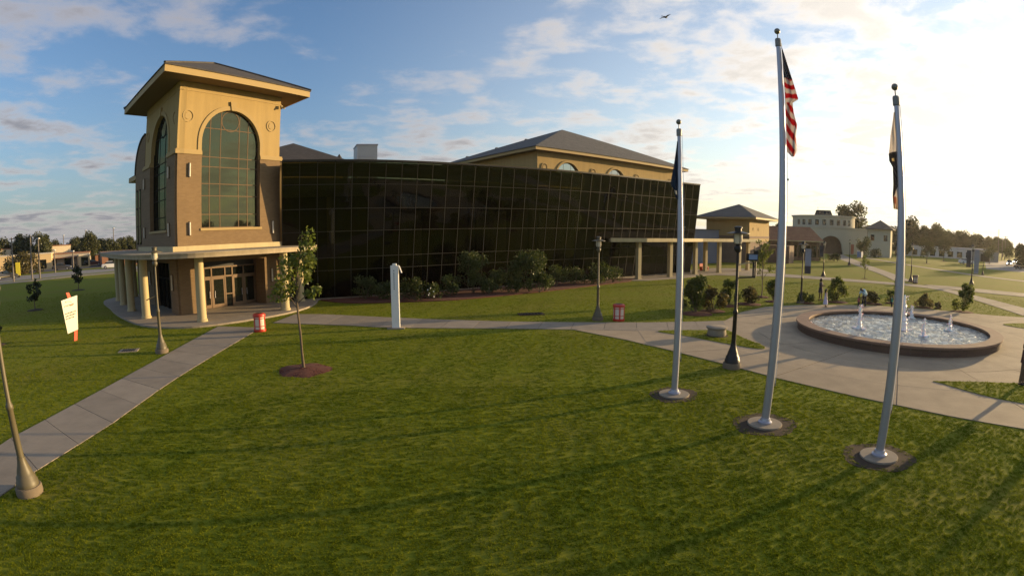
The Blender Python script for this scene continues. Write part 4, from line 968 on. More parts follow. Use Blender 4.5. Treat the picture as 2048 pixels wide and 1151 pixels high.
for k, (x, y, h) in enumerate(POLES):
    pts = []
    for i in range(72):
        a = 2 * math.pi * i / 72; r_ = (.92 if k else .8) * (1 + .06 * math.sin(2 * a + k) + .04 * math.sin(5 * a + 2 * k) + random.uniform(-.03, .03)); pts.append((x + r_ * math.cos(a), y + r_ * math.sin(a)))
    o = MB().prism(pts, -.03, .012).build('ground', SOIL); struct(o); PAVED.append([(x + (q[0] - x) * .8, y + (q[1] - y) * .8) for q in pts])
def flag_mat(name, kind):
    m = bpy.data.materials.new(name); m.use_nodes = True; nt = m.node_tree; L = nt.links.new; b = nt.nodes['Principled BSDF']; b.inputs['Roughness'].default_value = .75
    at = nd(nt, 'ShaderNodeAttribute'); at.attribute_name = 'cloth'; L(at.outputs['Color'], b.inputs['Base Color'])
    tr = nd(nt, 'ShaderNodeBsdfTranslucent'); L(at.outputs['Color'], tr.inputs[0]); ms = nd(nt, 'ShaderNodeMixShader'); ms.inputs[0].default_value = .55
    L(b.outputs[0], ms.inputs[1]); L(tr.outputs[0], ms.inputs[2]); L(ms.outputs[0], nt.nodes['Material Output'].inputs[0]); MATS[name] = m; return m
FLAGM = flag_mat('flag_cloth', 0)
def flag(loc, side, outline, colour, label, fold=.06, rows=90, cols=16):
    """limp hanging cloth: outline = [(z, inner, outer)], folds run down it; colour(u along the fall 0..1, v across 0..1) is the woven pattern"""
    zs = [o[0] for o in outline]; vs = []; cols_ = []
    rt = Vector((side[0], side[1], 0)).normalized(); nr = Vector((-rt.y, rt.x, 0))
    for i in range(rows + 1):
        u = i / rows; z = zs[0] + (zs[-1] - zs[0]) * u
        k = 0
        while k < len(outline) - 2 and outline[k + 1][0] > z: k += 1
        f = (z - outline[k][0]) / (outline[k + 1][0] - outline[k][0]) if outline[k + 1][0] != outline[k][0] else 0
        a = outline[k][1] + (outline[k + 1][1] - outline[k][1]) * f; b = outline[k][2] + (outline[k + 1][2] - outline[k][2]) * f
        for j in range(cols + 1):
            v = j / cols; d = fold * math.sin(v * 9 + u * 5) * (0.3 + v) + .03 * math.sin(u * 17 + v * 4)
            p = rt * (a + (b - a) * v) + nr * d; vs.append((p.x, p.y, z - .06 * v * math.sin(u * 6))); cols_.append(colour(u, v))
    fs = [(i * (cols + 1) + j, i * (cols + 1) + j + 1, (i + 1) * (cols + 1) + j + 1, (i + 1) * (cols + 1) + j) for i in range(rows) for j in range(cols)]
    me = bpy.data.meshes.new('flag'); me.from_pydata(vs, [], fs); me.update()
    ca = me.color_attributes.new('cloth', 'FLOAT_COLOR', 'POINT'); ca.data.foreach_set('color', np.array([(*c, 1) for c in cols_], dtype=np.float32).ravel())
    me.polygons.foreach_set('use_smooth', [True] * len(me.polygons)); me.materials.append(FLAGM)
    o = link('flag', me, None, (*loc, 0)); sol = o.modifiers.new('thickness', 'SOLIDIFY'); sol.thickness = .004
    return tag(o, label, 'flag', 'flags on the poles')
RD, WT, NV = (.50, .02, .025), (.62, .58, .55), (.012, .015, .05)
def us(u, v):
    if u < .285:
        s = (math.sin(v * 40 + u * 170) > .93); return WT if s and u > .05 else NV
    if u < .52: c = (u - .285) * 22 - v * .3
    else: c = (u - .52) * 15 - v * 2.2 + .3
    return WT if int(math.floor(c)) % 2 == 0 else RD
h2 = POLES[1][2]
vr = (math.cos(math.atan2(12.6, 7.01) - math.pi / 2), math.sin(math.atan2(12.6, 7.01) - math.pi / 2))   # to the right as seen from the path
flag(POLES[1][:2], vr, [(h2 - .48, .08, .10), (h2 - 1.25, .09, .30), (h2 - 1.95, .11, .46), (h2 - 2.05, .11, .30), (h2 - 2.35, .10, .32), (h2 - 2.7, .10, .40), (h2 - 3.0, .10, .36), (h2 - 3.35, .10, .38), (h2 - 3.5, .24, .30)], us, 'red and white striped flag with dark blue canton hanging limp')
h1 = POLES[0][2]; vl = lambda x, y: (-math.cos(math.atan2(y, x) - math.pi / 2), -math.sin(math.atan2(y, x) - math.pi / 2))
def bl(u, v): return (.55, .56, .55) if (u > .86 and v > .45 and u < .93) else ((.030, .055, .10) if math.sin(u * 9 + v * 5) > -.6 else (.045, .08, .14))
flag(POLES[0][:2], vl(5.24, 15.65), [(h1 - .62, .05, .07), (h1 - 1.2, .06, .17), (h1 - 1.98, .05, .29), (h1 - 2.08, .05, .28), (h1 - 2.2, .04, .18), (h1 - 2.45, .04, .12)], bl, 'plain blue flag hanging limp on the left pole', .04)
h3 = POLES[2][2]
def st_(u, v):
    if .40 < u < .56 and v > .15: return (.10, .085, .075) if not (abs(u - .49) < .018 and abs(v - .6) < .12) else (.7, .6, .35)
    if .56 <= u < .72: return (.16, .14, .13) if math.sin(u * 90 + v * 11) > -.1 else (.05, .045, .04)
    if u > .88: return (.50, .27, .17) if v > .4 and u < .95 else (.68, .56, .44)
    if u > .72 and v > (u - .72) * 5: return (.12, .105, .095)
    return (.72, .68, .64)
flag(POLES[2][:2], vl(8.88, 9.73), [(h3 - .60, .05, .08), (h3 - 1.1, .04, .20), (h3 - 1.55, .03, .27), (h3 - 1.72, .03, .26), (h3 - 1.90, .03, .18), (h3 - 2.35, .03, .18), (h3 - 2.6, .06, .20), (h3 - 2.85, .09, .18)], st_, 'pale flag with dark seal hanging limp on the nearest pole', .03)

for (x, y, h), ln in zip(POLES, (-.004, .017, -.012)):     # none of the poles is quite plumb
    rt_ = Vector((y, -x, 0)).normalized(); q_ = Matrix.Rotation(ln, 4, Vector((0, 0, 1)).cross(rt_).normalized()).to_euler()
    for o in SC.objects:
        if o.parent is None and o.name.split('.')[0] in ('flagpole', 'flag') and abs(o.location.x - x) < .01 and abs(o.location.y - y) < .01: o.rotation_euler = q_
# ------------------------------------------------------------------ litter bins
def make_bin(label):
    t = thing('litter_bin', (0, 0, 0), label, 'litter bin', 'red framed litter bins'); n = 6
    MB().lathe([(.345, 0), (.355, .05), (.345, .13), (.32, .14)], 18).build('base_ring', RED, t, True)
    b = MB(); b.lathe([(.29, .10), (.29, .84)], 18); b.build('liner', mat('bin_liner', (.05, .04, .035), .8), t, True)
    for k in range(n):
        a0, a1 = 2 * math.pi * k / n + .10, 2 * math.pi * (k + 1) / n - .10; mb = MB()
        ring_wall(mb, .295, .318, 4, .15, .82, a0, a1); mb.build('panel', TANPANEL, t)
        a = 2 * math.pi * k / n; mb = MB(); mb.box((.325 * math.cos(a), .325 * math.sin(a), .48), (.035, .07, .72), a); mb.build('stile', RED, t)
    for z in (.30, .72):
        mb = MB(); ring_wall(mb, .318, .338, 18, z, z + .035); mb.build('hoop', RED, t)
    MB().lathe([(.30, .82), (.36, .83), (.37, .90), (.34, .97), (.22, 1.01), (.20, 1.0)], 18).build('lid', RED, t, True)
    MB().lathe([(.20, .995), (.2, 1.012)], 16).build('opening', BLACK, t)
    return t
b1 = make_bin('red and tan litter bin beside the entrance walk'); b1.location = (-13.85, 26.02, .0)
copy_tree(b1, (6.26, 29.76, 0), .5, 'red and pale litter bin on the lawn right of a lamp')
b3 = copy_tree(b1, (49.5, 51.6, .03), 1.1, 'small distant litter bin at the foot of a park lamp')
for ch in b3.children:
    if ch.name.startswith(('base_ring', 'stile', 'hoop', 'lid')): 
        d = ch.data.copy(); d.materials[0] = mat('maroon_paint', (.10, .035, .025), .5); ch.data = d
# ------------------------------------------------------------------ left information sign
sg = thing('information_sign', (-23.85, 21.58, 0), 'tilted white information panel on a curved orange post', 'sign')
fw = Vector((23.85, -21.58, 0)).normalized(); sr = Vector((-fw.y, fw.x, 0))         # towards viewer / to the viewer's right
tw = -.42; sr2 = (sr * math.cos(tw) + fw * math.sin(tw)); fw2 = Vector((sr2.y, -sr2.x, 0))
S_ = lambda a, d, z: sr2 * a + fw2 * d + UP * z
mb = MB(); pts = []
for i in range(13):
    z = 2.66 * i / 12; a = .02 + .18 * math.sin(z / 2.66 * math.pi) * .9 - .22 * (z / 2.66) ** 2
    pts.append((a, z))
for (a0, z0), (a1, z1) in zip(pts, pts[1:]):
    mb.hexa([S_(a0 - .10, -.10, z0), S_(a0 + .10, -.10, z0), S_(a0 + .10, -.02, z0), S_(a0 - .10, -.02, z0), S_(a1 - .10, -.10, z1), S_(a1 + .10, -.10, z1), S_(a1 + .10, -.02, z1), S_(a1 - .10, -.02, z1)])
mb.build('curved_post', ORANGE, sg)
corn = [(-.45, .46), (.23, .60), (.38, 2.46), (-.66, 2.28)]
mb = MB(); v = [S_(a, -.02, z) for a, z in corn] + [S_(a, .03, z) for a, z in corn]; mb.hexa([v[0], v[1], v[2], v[3], v[4], v[5], v[6], v[7]]); pnl = mb.build('panel', SIGNFACE, sg)
def bar(a0, a1, z, h, m, sl=.15, d=.036, nm='text_line', par=None, seg=None):
    mb = MB(); a = a0
    while a < a1:
        w_ = random.uniform(.05, .09) if seg is None else seg
        e_ = min(a + w_, a1)
        z0 = z + (a - a0) * sl; z1 = z + (e_ - a0) * sl
        x = a
        while x < e_ - .008:     # separate short strokes, like small capitals seen from far off
            mb.hexa([S_(x, .028, z0), S_(x + .009, .028, z0), S_(x + .009, d, z0), S_(x, d, z0), S_(x, .028, z0 + h), S_(x + .009, .028, z0 + h), S_(x + .009, d, z0 + h), S_(x, d, z0 + h)])
            x += .017
        a = e_ + .022
    o = mb.build(nm, m, par or pnl); o['kind'] = 'stuff'; return o
bar(-.50, .14, 1.92, .055, INK); bar(-.14, .06, 1.925, .055, INK2, d=.038)
for z, a1 in ((1.50, .22), (1.36, .19), (1.22, .08)): bar(-.48, a1, z, .07, INK)
mb = MB()
for i in range(8):
    t0, t1 = i / 8, (i + 1) / 8
    A = lambda t: (-.34 + .34 * t, 2.16 + .05 * math.sin(t * 2.2) - .10 * t * t)
    (a0, z0), (a1, z1) = A(t0), A(t1); th = .012 + .01 * t0
    mb.hexa([S_(a0, .028, z0), S_(a1, .028, z1), S_(a1, .038, z1), S_(a0, .038, z0), S_(a0, .028, z0 + th), S_(a1, .028, z1 + th), S_(a1, .038, z1 + th), S_(a0, .038, z0 + th)])
mb.build('swoosh_mark', INK2, pnl)
mb = MB(); mb.box(tuple(S_(-.38, .035, 2.17)), (.05, .012, .06), math.atan2(sr2.y, sr2.x)); mb.build('star_mark', INK, pnl)
# ------------------------------------------------------------------ white pylon sign
py = thing('pylon_sign', (-6.32, 27.45, 0), 'tall narrow white pylon with vertical lettering on the lawn', 'sign', rz=.12)
MB().box((0, 0, .03), (.95, .6, .08)).build('pad', STONE_P, py)
MB().box((0, 0, 1.75), (.42, .30, 3.36)).build('body', WHITE, py)
mb = MB(); mb.box((.0, .0, 3.45), (.20, .31, .16)); mb.build('cap', WHITE, py)
mb = MB(); mb.hexa([(.21, -.12, 3.38), (.26, -.12, 3.38), (.26, .12, 3.38), (.21, .12, 3.38), (.21, -.12, 3.42), (.26, -.12, 3.42), (.26, .12, 3.42), (.21, .12, 3.42)])
mb.hexa([(.36, -.12, 3.02), (.40, -.12, 3.04), (.40, .12, 3.04), (.36, .12, 3.02), (.21, -.12, 3.40), (.26, -.12, 3.42), (.26, .12, 3.42), (.21, .12, 3.40)]); mb.build('wing_flap', WHITE, py)
for i in range(9):
    z = 3.02 - i * .105
    mb = MB()
    mb.box((-.03, -.152, z), (.055, .008, .062))
    mb.build('letter', mat('grey_letter', (.20, .2, .22), .7), py)
mb = MB(); mb.box((-.03, -.152, 3.16), (.06, .008, .06)); mb.build('logo', mat('grey_letter', (.2, .2, .22)), py)
# ------------------------------------------------------------------ small things on the ground
st = thing('stone_block', (10.42, 24.76, .04), 'low grey stone seat on the small grass island', 'stone seat')
MB().lathe([(.46, 0), (.50, .08), (.47, .34), (.55, .38), (.57, .45), (.50, .48), (.1, .47)], 14).build('seat', STONE_P, st, True)
MB().lathe([(.62, -.01), (.6, .02), (.05, .025)], 14).build('soil', SOIL, st)
dr = thing('drain_inlet', (-18.43, 20.2, 0), 'square concrete storm drain with dark grate in the left lawn', 'drain', rz=.5)
MB().box((0, 0, .0), (1.0, .75, .06)).build('frame', STONE_P, dr)
for k in range(6): MB().box((-.30 + k * .12, 0, .035), (.07, .5, .03)).build('grate_bar', BLACK, dr)
dr2 = thing('storm_grate', (1.19, 32.3, 0), 'dark storm grate sunk in the lawn before the glass hall', 'drain', rz=.2)
MB().box((0, 0, .02), (1.6, .8, .06)).build('frame', SOIL, dr2)
for k in range(7): MB().box((-.6 + k * .2, 0, .06), (.11, .6, .03)).build('grate_bar', BLACK, dr2)
bn = thing('red_bench', (26.79, 69.29, .05), 'small red bench under the side canopy', 'bench', rz=.6)
MB().box((0, 0, .46), (1.7, .5, .07)).build('seat', RED, bn); MB().box((0, .24, .75), (1.7, .07, .42)).build('backrest', RED, bn)
for sx in (-.75, .75): MB().box((sx, 0, .22), (.08, .46, .44)).build('leg', RED, bn)
db = thing('cart', (89.75, 115.35, 0), 'small blue covered cart by the drive to the gateway', 'cart', rz=.5)
MB().box((0, 0, 1.1), (1.5, 1.2, 1.4)).build('body', mat('blue_cart', (.10, .17, .32), .5), db); MB().box((0, 0, 1.95), (1.7, 1.4, .12)).build('roof', WHITE, db)
for sx in (-.55, .55):
    for sy in (-.55, .55): MB().cyl((sx, sy - .06, .25), (sx, sy + .06, .25), .25, n=12).build('wheel', BLACK, db)

# ------------------------------------------------------------------ fountain
ft = thing('fountain', (*FC, 0), 'large round brick fountain with white jets on the plaza', 'fountain')
FBR = brick_mat('fountain_brick', (.085, .046, .028), (.115, .065, .04), (.11, .08, .06), .3, .09)
mb = MB(); ring_wall(mb, 5.45, 6.02, 96, 0, .40); mb.build('basin_wall', FBR, ft)
COP = mat('coping_stone', (.235, .145, .095), .8, .15, 2, .1, 40, rnd=.08)
for k in range(36):
    a0, a1 = 2 * math.pi * k / 36 + .0018, 2 * math.pi * (k + 1) / 36 - .0018
    mb = MB(); ring_wall(mb, 5.36, 6.12, 3, .40, .505, a0, a1); mb.build('coping_stone', COP, ft)
mb = MB(); mb.lathe([(5.6, .02), (.01, .03)], 48); mb.build('basin_floor', CONC_D, ft)
WATER = bpy.data.materials.new('rippled_water'); WATER.use_nodes = True; nt = WATER.node_tree; b = nt.nodes['Principled BSDF']
b.inputs['Base Color'].default_value = (.40, .40, .35, 1); b.inputs['Roughness'].default_value = .06; b.inputs['IOR'].default_value = 1.33
tc = nd(nt, 'ShaderNodeTexCoord'); n1 = nd(nt, 'ShaderNodeTexNoise'); n1.inputs['Scale'].default_value = 2.6; n1.inputs['Detail'].default_value = 4; n1.inputs['Distortion'].default_value = .6
nt.links.new(tc.outputs['Object'], n1.inputs['Vector']); bp = nd(nt, 'ShaderNodeBump'); bp.inputs['Strength'].default_value = 1.0; bp.inputs['Distance'].default_value = .35
nt.links.new(n1.outputs['Fac'], bp.inputs['Height']); nt.links.new(bp.outputs[0], b.inputs['Normal'])
def rippled(r, z, n=110):
    vs = []; fs = []; jets_ = [(-2.5, .5), (-.1, -.2), (4.0, 3.2), (-.1, -2.2), (3.0, -1.2)]
    for i in range(n + 1):
        for j in range(n + 1):
            x = -r + 2 * r * i / n; y = -r + 2 * r * j / n
            h = sum(.022 * math.sin(math.hypot(x - a, y - c) * 7.5 + k) / (1 + .5 * math.hypot(x - a, y - c)) for k, (a, c) in enumerate(jets_))
            h += .010 * math.sin(3.1 * x + 1.7 * y) + .008 * math.sin(5.3 * y - 2.2 * x) + random.uniform(-.006, .006)
            d = math.hypot(x, y)
            if d > r: x, y = x / d * r, y / d * r
            vs.append((x, y, z + h))
    for i in range(n):
        for j in range(n):
            q = [i * (n + 1) + j, (i + 1) * (n + 1) + j, (i + 1) * (n + 1) + j + 1, i * (n + 1) + j + 1]
            if max(math.hypot(*vs[k][:2]) for k in q) - min(math.hypot(*vs[k][:2]) for k in q) > 1e-6: fs.append(tuple(q))
    mb = MB(); mb.v = vs; mb.f = fs; return mb
rippled(5.43, .30).build('water', WATER, ft, True)
FOAM = bpy.data.materials.new('jet_foam'); FOAM.use_nodes = True; nt = FOAM.node_tree; b = nt.nodes['Principled BSDF']; b.inputs['Base Color'].default_value = (.90, .88, .86, 1); b.inputs['Roughness'].default_value = .4
b.inputs['Subsurface Weight'].default_value = .3
def jet(x, y, top, w_):
    o = MB(); rr = np.random.default_rng(int(abs(x * 100 + y * 7)) + 1)
    prof = []; n = 22
    for i in range(n + 1):
        t = i / n; r_ = w_ * (1.25 - 1.0 * t) * (.85 + .3 * rr.random()); prof.append((max(.006, r_), t * (top - .3)))
    prof.append((.003, top - .28)); o.lathe(prof, 10)
    o.v = [(vx * (1 + .2 * math.sin(vz * 31 + vx * 50)) + .02 * math.sin(vz * 11), vy * (1 + .2 * math.cos(vz * 27 + vy * 60)), vz) for vx, vy, vz in o.v]
    jo = o.build('water_jet', FOAM, ft, True, loc=(x, y, .3)); o = MB()
    for k in range(int(40 * w_ / .1)):     # drops
        a = rr.random() * 6.28; q = rr.random(); rad = w_ * (.6 + 1.6 * rr.random() * (1 - q * .6)); s_ = .012 + .02 * rr.random()
        o.sphere((rad * math.cos(a), rad * math.sin(a), q * (top - .3)), s_, 5, 3, sz=1.8)
    for k in range(14):     # broken water at the foot
        a = rr.random() * 6.28; rad = w_ * (1 + 2.4 * rr.random()); o.sphere((rad * math.cos(a), rad * math.sin(a), .01), .05 + .06 * rr.random(), 6, 4, sz=.5)
    sp_ = o.build('spray', FOAM, jo, True); sp_['kind'] = 'stuff'; return jo
for x, y, tpz, w_ in ((-2.55, .55, 1.62, .12), (.1, -.2, 2.2, .22), (4.0, 3.2, 1.1, .10), (-.15, -2.25, 1.25, .09), (3.05, -1.25, 1.2, .10)): jet(x, y, tpz, w_)
jet(-5.0, 2.0, .5, .11)  # small white foam spout standing in for a bright glint on the water
# ------------------------------------------------------------------ foliage
def leaf_mesh(name, centres, spread, n, size, m, seed=0, droop=.0, flat=0.0, lo=None):
    """n small pointed leaf faces gathered in clumps round the given centres (x, y, z, radius)"""
    r = np.random.default_rng(seed); c = np.array(centres, float); w_ = c[:, 3] ** 2; idx = r.choice(len(c), n, p=w_ / w_.sum())
    d = r.normal(size=(n, 3)); d /= np.linalg.norm(d, axis=1)[:, None]
    rad = c[idx, 3] * (r.random(n) ** .45) * spread; p = c[idx, :3] + d * rad[:, None]
    if lo is not None: p[:, 2] = np.maximum(p[:, 2], lo)
    ax = r.normal(size=(n, 3)) + d * .6; ax[:, 2] -= droop; ax /= np.linalg.norm(ax, axis=1)[:, None]
    bx = np.cross(ax, r.normal(size=(n, 3))); bx /= np.linalg.norm(bx, axis=1)[:, None]
    s = size * (.6 + .8 * r.random(n))[:, None]
    v = np.empty((n, 4, 3)); v[:, 0] = p - ax * s * .5; v[:, 1] = p + bx * s * .33; v[:, 2] = p + ax * s * .55; v[:, 3] = p - bx * s * .33
    me = bpy.data.meshes.new(name); me.vertices.add(n * 4); me.vertices.foreach_set('co', v.ravel())
    me.loops.add(n * 4); me.loops.foreach_set('vertex_index', np.arange(n * 4, dtype=np.int32))
    me.polygons.add(n); me.polygons.foreach_set('loop_start', np.arange(0, n * 4, 4, dtype=np.int32)); me.polygons.foreach_set('loop_total', np.full(n, 4, dtype=np.int32))
    me.update(calc_edges=True); me.materials.append(m); return me
def branchy(mb, base, top, r0, tips, n=7):
    """tapered trunk and limbs to the given tips"""
    b = Vector(base); t = Vector(top); pts = [b.lerp(t, k / 6) + Vector((math.sin(k * 1.7) * r0 * .35, math.cos(k * 2.1) * r0 * .35, 0)) for k in range(7)]
    mb.tube(pts, [r0 * (1.25 if k == 0 else 1 - .1 * k) for k in range(7)], n)
    for q in tips:
        q = Vector(q); f = min(.95, max(.35, (q.z - b.z) / max(.1, t.z - b.z) * .62)); s_ = b.lerp(t, f); mid = s_.lerp(q, .5) + UP * (q - s_).length * .08
        mb.tube([s_, mid, q], [r0 * .5, r0 * .3, r0 * .08], 5)
def clumps(r, n, rx, rz, zc, cr, shell=.55):
    out = []
    for _ in range(n):
        d = r.normal(size=3); d /= np.linalg.norm(d); q = (shell + (1 - shell) * r.random()); out.append((d[0] * rx * q, d[1] * rx * q, zc + d[2] * rz * q, cr * (.65 + .7 * r.random())))
    return out
def make_tree(name, label, h, rx, rz, zc, trunk_r, nleaf, lsize, m, seed, ncl=22, cr=None, group=None, cat='tree', mulch=0, tipn=9, shell=.5, mm=MULCH):
    r = np.random.default_rng(seed); t = thing(name, (0, 0, 0), label, cat, group)
    cl = clumps(r, ncl, rx, rz, zc, cr or rx * .42, shell)
    mb = MB(); branchy(mb, (0, 0, 0), (0, 0, zc + rz * .45), trunk_r, [c[:3] for c in cl[:tipn]]); mb.build('trunk', BARK, t, True)
    o = link('crown', leaf_mesh('crown', cl, 1.0, nleaf, lsize, m, seed), t)
    if mulch:
        mb = MB(); n = 20; rr = [mulch * (1 + .12 * math.sin(3 * k + seed)) for k in range(n)]
        mb.lathe([(1, 0), (.82, .05), (.35, .10), (.02, .12)], n); mb.v = [(x * rr[i % n], y * rr[i % n], z) for i, (x, y, z) in enumerate(mb.v)]; mb.build('mulch_ring', mm, t)
    return t
def make_shrub(label, h, rx, nleaf, lsize, m, seed, mulch=0, loc=(0, 0, 0), ncl=14, group='shrubs', openness=.55, stem=True):
    r = np.random.default_rng(seed); t = thing('shrub', loc, label, 'shrub', group)
    cl = []
    for k in range(ncl):
        a = r.random() * 6.28; q = r.random() ** .6; z = h * (.22 + .72 * r.random()); wr = rx * (1 - .45 * (z / h) ** 2)
        cl.append((wr * q * math.cos(a), wr * q * math.sin(a), z, rx * (.22 + .25 * r.random())))
    cl.append((0, 0, h * .9, rx * .3))
    mb = MB()
    for c in cl[:7]: mb.tube([(0, 0, -.02), (c[0] * .4, c[1] * .4, c[2] * .5), c[:3]], [.03, .022, .008], 5)
    mb.build('stems', BARK, t)
    link('foliage', leaf_mesh('foliage', cl, 1.05, int(nleaf * 2.1), lsize * 1.12, m, seed, lo=.05), t)
    if mulch:
        mb = MB(); mb.lathe([(mulch, 0), (mulch * .8, .05), (mulch * .3, .10), (.02, .11)], 16); mb.build('mulch_ring', MULCH, t)
    return t
# young maple in the foreground lawn
t0 = thing('young_maple', (-8.05, 18.5, 0), 'slender young maple in a red mulch ring in the foreground lawn', 'tree')
mb = MB(); trunk = [(0, 0, 0), (-.03, 0, .7), (-.05, .02, 1.5), (-.10, .02, 2.2), (-.12, .02, 2.9), (-.05, .02, 3.7), (.08, .05, 4.5), (.18, .05, 5.2)]
mb.tube(trunk, [.065, .05, .046, .043, .04, .032, .022, .01], 9)
lims = [((-.1, .02, 2.4), (-.5, .1, 2.9), (-.75, .15, 3.4)), ((-.12, .02, 2.7), (-.45, -.1, 3.1), (-.85, -.2, 3.05)), ((-.1, .02, 2.6), (.25, .1, 2.9), (.62, .1, 3.1)), ((-.08, .02, 3.2), (-.4, .1, 3.8), (-.6, .1, 4.15)), ((-.02, .02, 3.8), (.2, 0, 4.2), (.42, 0, 4.6)), ((-.1, .02, 2.9), (.2, -.2, 3.5), (.4, -.25, 3.9)), ((0.1, .02, 4.3), (.32, .1, 4.9), (.42, .1, 5.3))]
for l in lims: mb.tube(l, [.026, .018, .007], 5)
mb.build('trunk', BARK, t0, True)
cl = [(-.75, .15, 3.4, .30), (-.85, -.2, 3.0, .30), (-.55, .1, 2.95, .26), (-.60, .1, 4.1, .28), (-.35, .2, 3.7, .28), (.62, .1, 3.1, .22), (.40, .1, 2.95, .2), (.42, 0, 4.6, .32), (.40, -.2, 3.9, .28), (.42, .1, 5.2, .24), (.25, .1, 4.9, .25), (.1, .1, 4.3, .3), (-.15, 0, 4.25, .26), (.3, .05, 3.5, .2), (-.2, -.1, 3.2, .2), (.47, .05, 4.2, .26), (-.95, 0, 3.15, .16), (.75, .1, 3.15, .14)]
link('crown', leaf_mesh('crown', cl, 1.25, 1050, .15, LEAF_A, 5, droop=.5), t0)
mb = MB(); mb.lathe([(1.08, 0), (.9, .035), (.45, .09), (.05, .12)], 26); mb.v = [(x * (1 + .1 * math.sin(math.atan2(y, x) * 3)), y * (1 + .1 * math.sin(math.atan2(y, x) * 5)), z) for x, y, z in mb.v]; mb.build('mulch_ring', MULCH, t0, True)
rc = np.random.default_rng(3); mb = MB()
for k in range(420):
    a = rc.random() * 6.28; q = .98 * math.sqrt(rc.random()); z = .005 + .11 * (1 - q); mb.box((q * math.cos(a), q * math.sin(a), z + .015), (.03 + .06 * rc.random(), .02, .015), rc.random() * 3)
mo = mb.build('mulch_chips', MULCH, t0); mo['kind'] = 'stuff'
# sapling trees
sp = make_tree('sapling', 'slim sapling with thin crown behind the middle flagpole shrubs', 4.95, .95, 1.55, 3.3, .05, 900, .16, LEAF_A, 11, 16, .36, 'young trees in the park', mulch=.7)
sp.location = (20.88, 40.09, 0)
c = copy_tree(sp, (45.94, 57.83, 0), 1.3, 'small thin sapling beside the curving drive path', .62)
c = copy_tree(sp, (33.2, 36.9, 0), 2.3, 'thin leafy sapling behind the fountain beside the nearest flagpole', .42)
# dark young magnolias on the shaded left lawn
mg = make_tree('young_magnolia', 'dark young magnolia in the shade left of the information sign', 2.75, .62, .95, 1.65, .05, 420, .24, LEAF_C, 21, 16, .27, 'young magnolias on the left lawn', mulch=.75, mm=SOIL)
mg.location = (-39.72, 31.38, 0)
copy_tree(mg, (-49.68, 46.28, 0), 1.9, 'dark young magnolia nearest the street on the left lawn', 1.13)
copy_tree(mg, (-28.4, 19.1, 0), 4.1, 'dark young magnolia cut by the left picture edge', .85)
copy_tree(mg, (-61, 66, 0), .8, 'dark young magnolia half hidden beside the canopy columns', 1.0)
# park trees on the right lawn
pk = make_tree('park_tree', 'conical park tree just right of the nearest flagpole', 6.3, 1.9, 2.4, 3.7, .11, 1500, .30, LEAF_D, 31, 24, .75, 'park trees on the right lawn', mulch=1.0)
pk.location = (84.5, 92.0, 0)
copy_tree(pk, (98.29, 98.66, 0), 1.1, 'conical park tree on the far lawn before the white building, left one', 1.0)
copy_tree(pk, (118.05, 111.45, 0), 2.2, 'conical park tree on the far lawn before the white building, right one', 1.12)
copy_tree(pk, (79.5, 101, 0), 3.2, 'park tree growing close to the gabled house', .95)
copy_tree(pk, (130, 104, 0), 4.2, 'round park tree in front of the white building at the far right', .85)
copy_tree(pk, (141, 105, 0), 5.2, 'park tree beside the avenue at the far right', .9)
# big trees behind
bt = [make_tree('tall_tree', 'x', 16, 5.5, 6.5, 9.5, .5, 6500, .72, LEAF_D, 41, 46, 2.0, 'trees along the right horizon', shell=.45),
      make_tree('tall_tree', 'x', 12, 5.0, 4.4, 7.5, .4, 6000, .72, LEAF_D, 42, 40, 1.9, 'trees along the right horizon', shell=.45),
      make_tree('tall_tree', 'x', 13, 4.2, 5.6, 7.4, .4, 6000, .72, LEAF_D, 43, 40, 1.8, 'trees along the right horizon', shell=.45)]
def polar(az, d): return (d * math.sin(R(az)), d * math.cos(R(az)), 0)
spots = [(0, 36.9, 212, 1.12, 'big spreading tree right behind the round building'), (1, 35.2, 222, .85, 'tree half hidden behind the round building roof'), (1, 40.3, 185, .62, 'tree peeking over the gabled house roof'), (2, 41.6, 200, .75, 'tree right of the gabled house'),
         (0, 43.0, 208, .82, 'tall tree directly behind the nearest flagpole'), (2, 44.3, 214, .82, 'leafy tree right of the nearest flagpole on the horizon'), (1, 45.3, 212, .92, 'broad tree above the white building, leftmost of them'), (2, 46.4, 226, .7, 'second tree above the white building'),
         (1, 47.3, 230, .78, 'third tree above the white building'), (1, 48.4, 236, .80, 'fourth tree above the white building'), (2, 49.4, 240, .66, 'fifth tree above the white building'), (1, 50.3, 246, .72, 'sixth tree above the white building'),
         (2, 51.2, 250, .66, 'tree above the right end of the white building'), (1, 52.2, 262, .66, 'tree beside the far avenue, left of the power poles'), (1, 53.1, 290, .60, 'small far tree where the avenue meets the sky'), (2, 54.6, 150, .46, 'tree at the very right edge of the picture'),
         (1, 26.9, 130, .62, 'tree glimpsed between the glass hall and the pavilion'), (2, 29.2, 200, .72, 'tree behind the gap left of the round building'), (2, 38.8, 230, .8, 'tree between the round building and the gabled house'), (1, 42.4, 240, .85, 'farther tree behind the right lawn lamps')]
spots += [(k % 3, 58 + k * 4.6, 205 + (k * 37) % 50, .85 + .1 * (k % 3), 'tree %s beyond the right picture edge, mirrored in the tower window' % w_) for k, w_ in enumerate(('first', 'second', 'third', 'fourth', 'fifth', 'sixth', 'seventh', 'eighth'))]
spots += [(1, 44.9, 250, .8, 'hazy tree filling the gap behind the leafy tree'), (2, 47.9, 262, .8, 'hazy tree behind the third tree above the white building'), (1, 49.9, 270, .78, 'hazy tree behind the fifth tree above the white building'), (2, 51.8, 280, .7, 'hazy tree behind the right end of the white building'), (1, 46.0, 262, .85, 'hazy tree behind the second tree above the white building'), (1, 52.7, 300, .7, 'hazy tree among the far power poles')]
first = set()
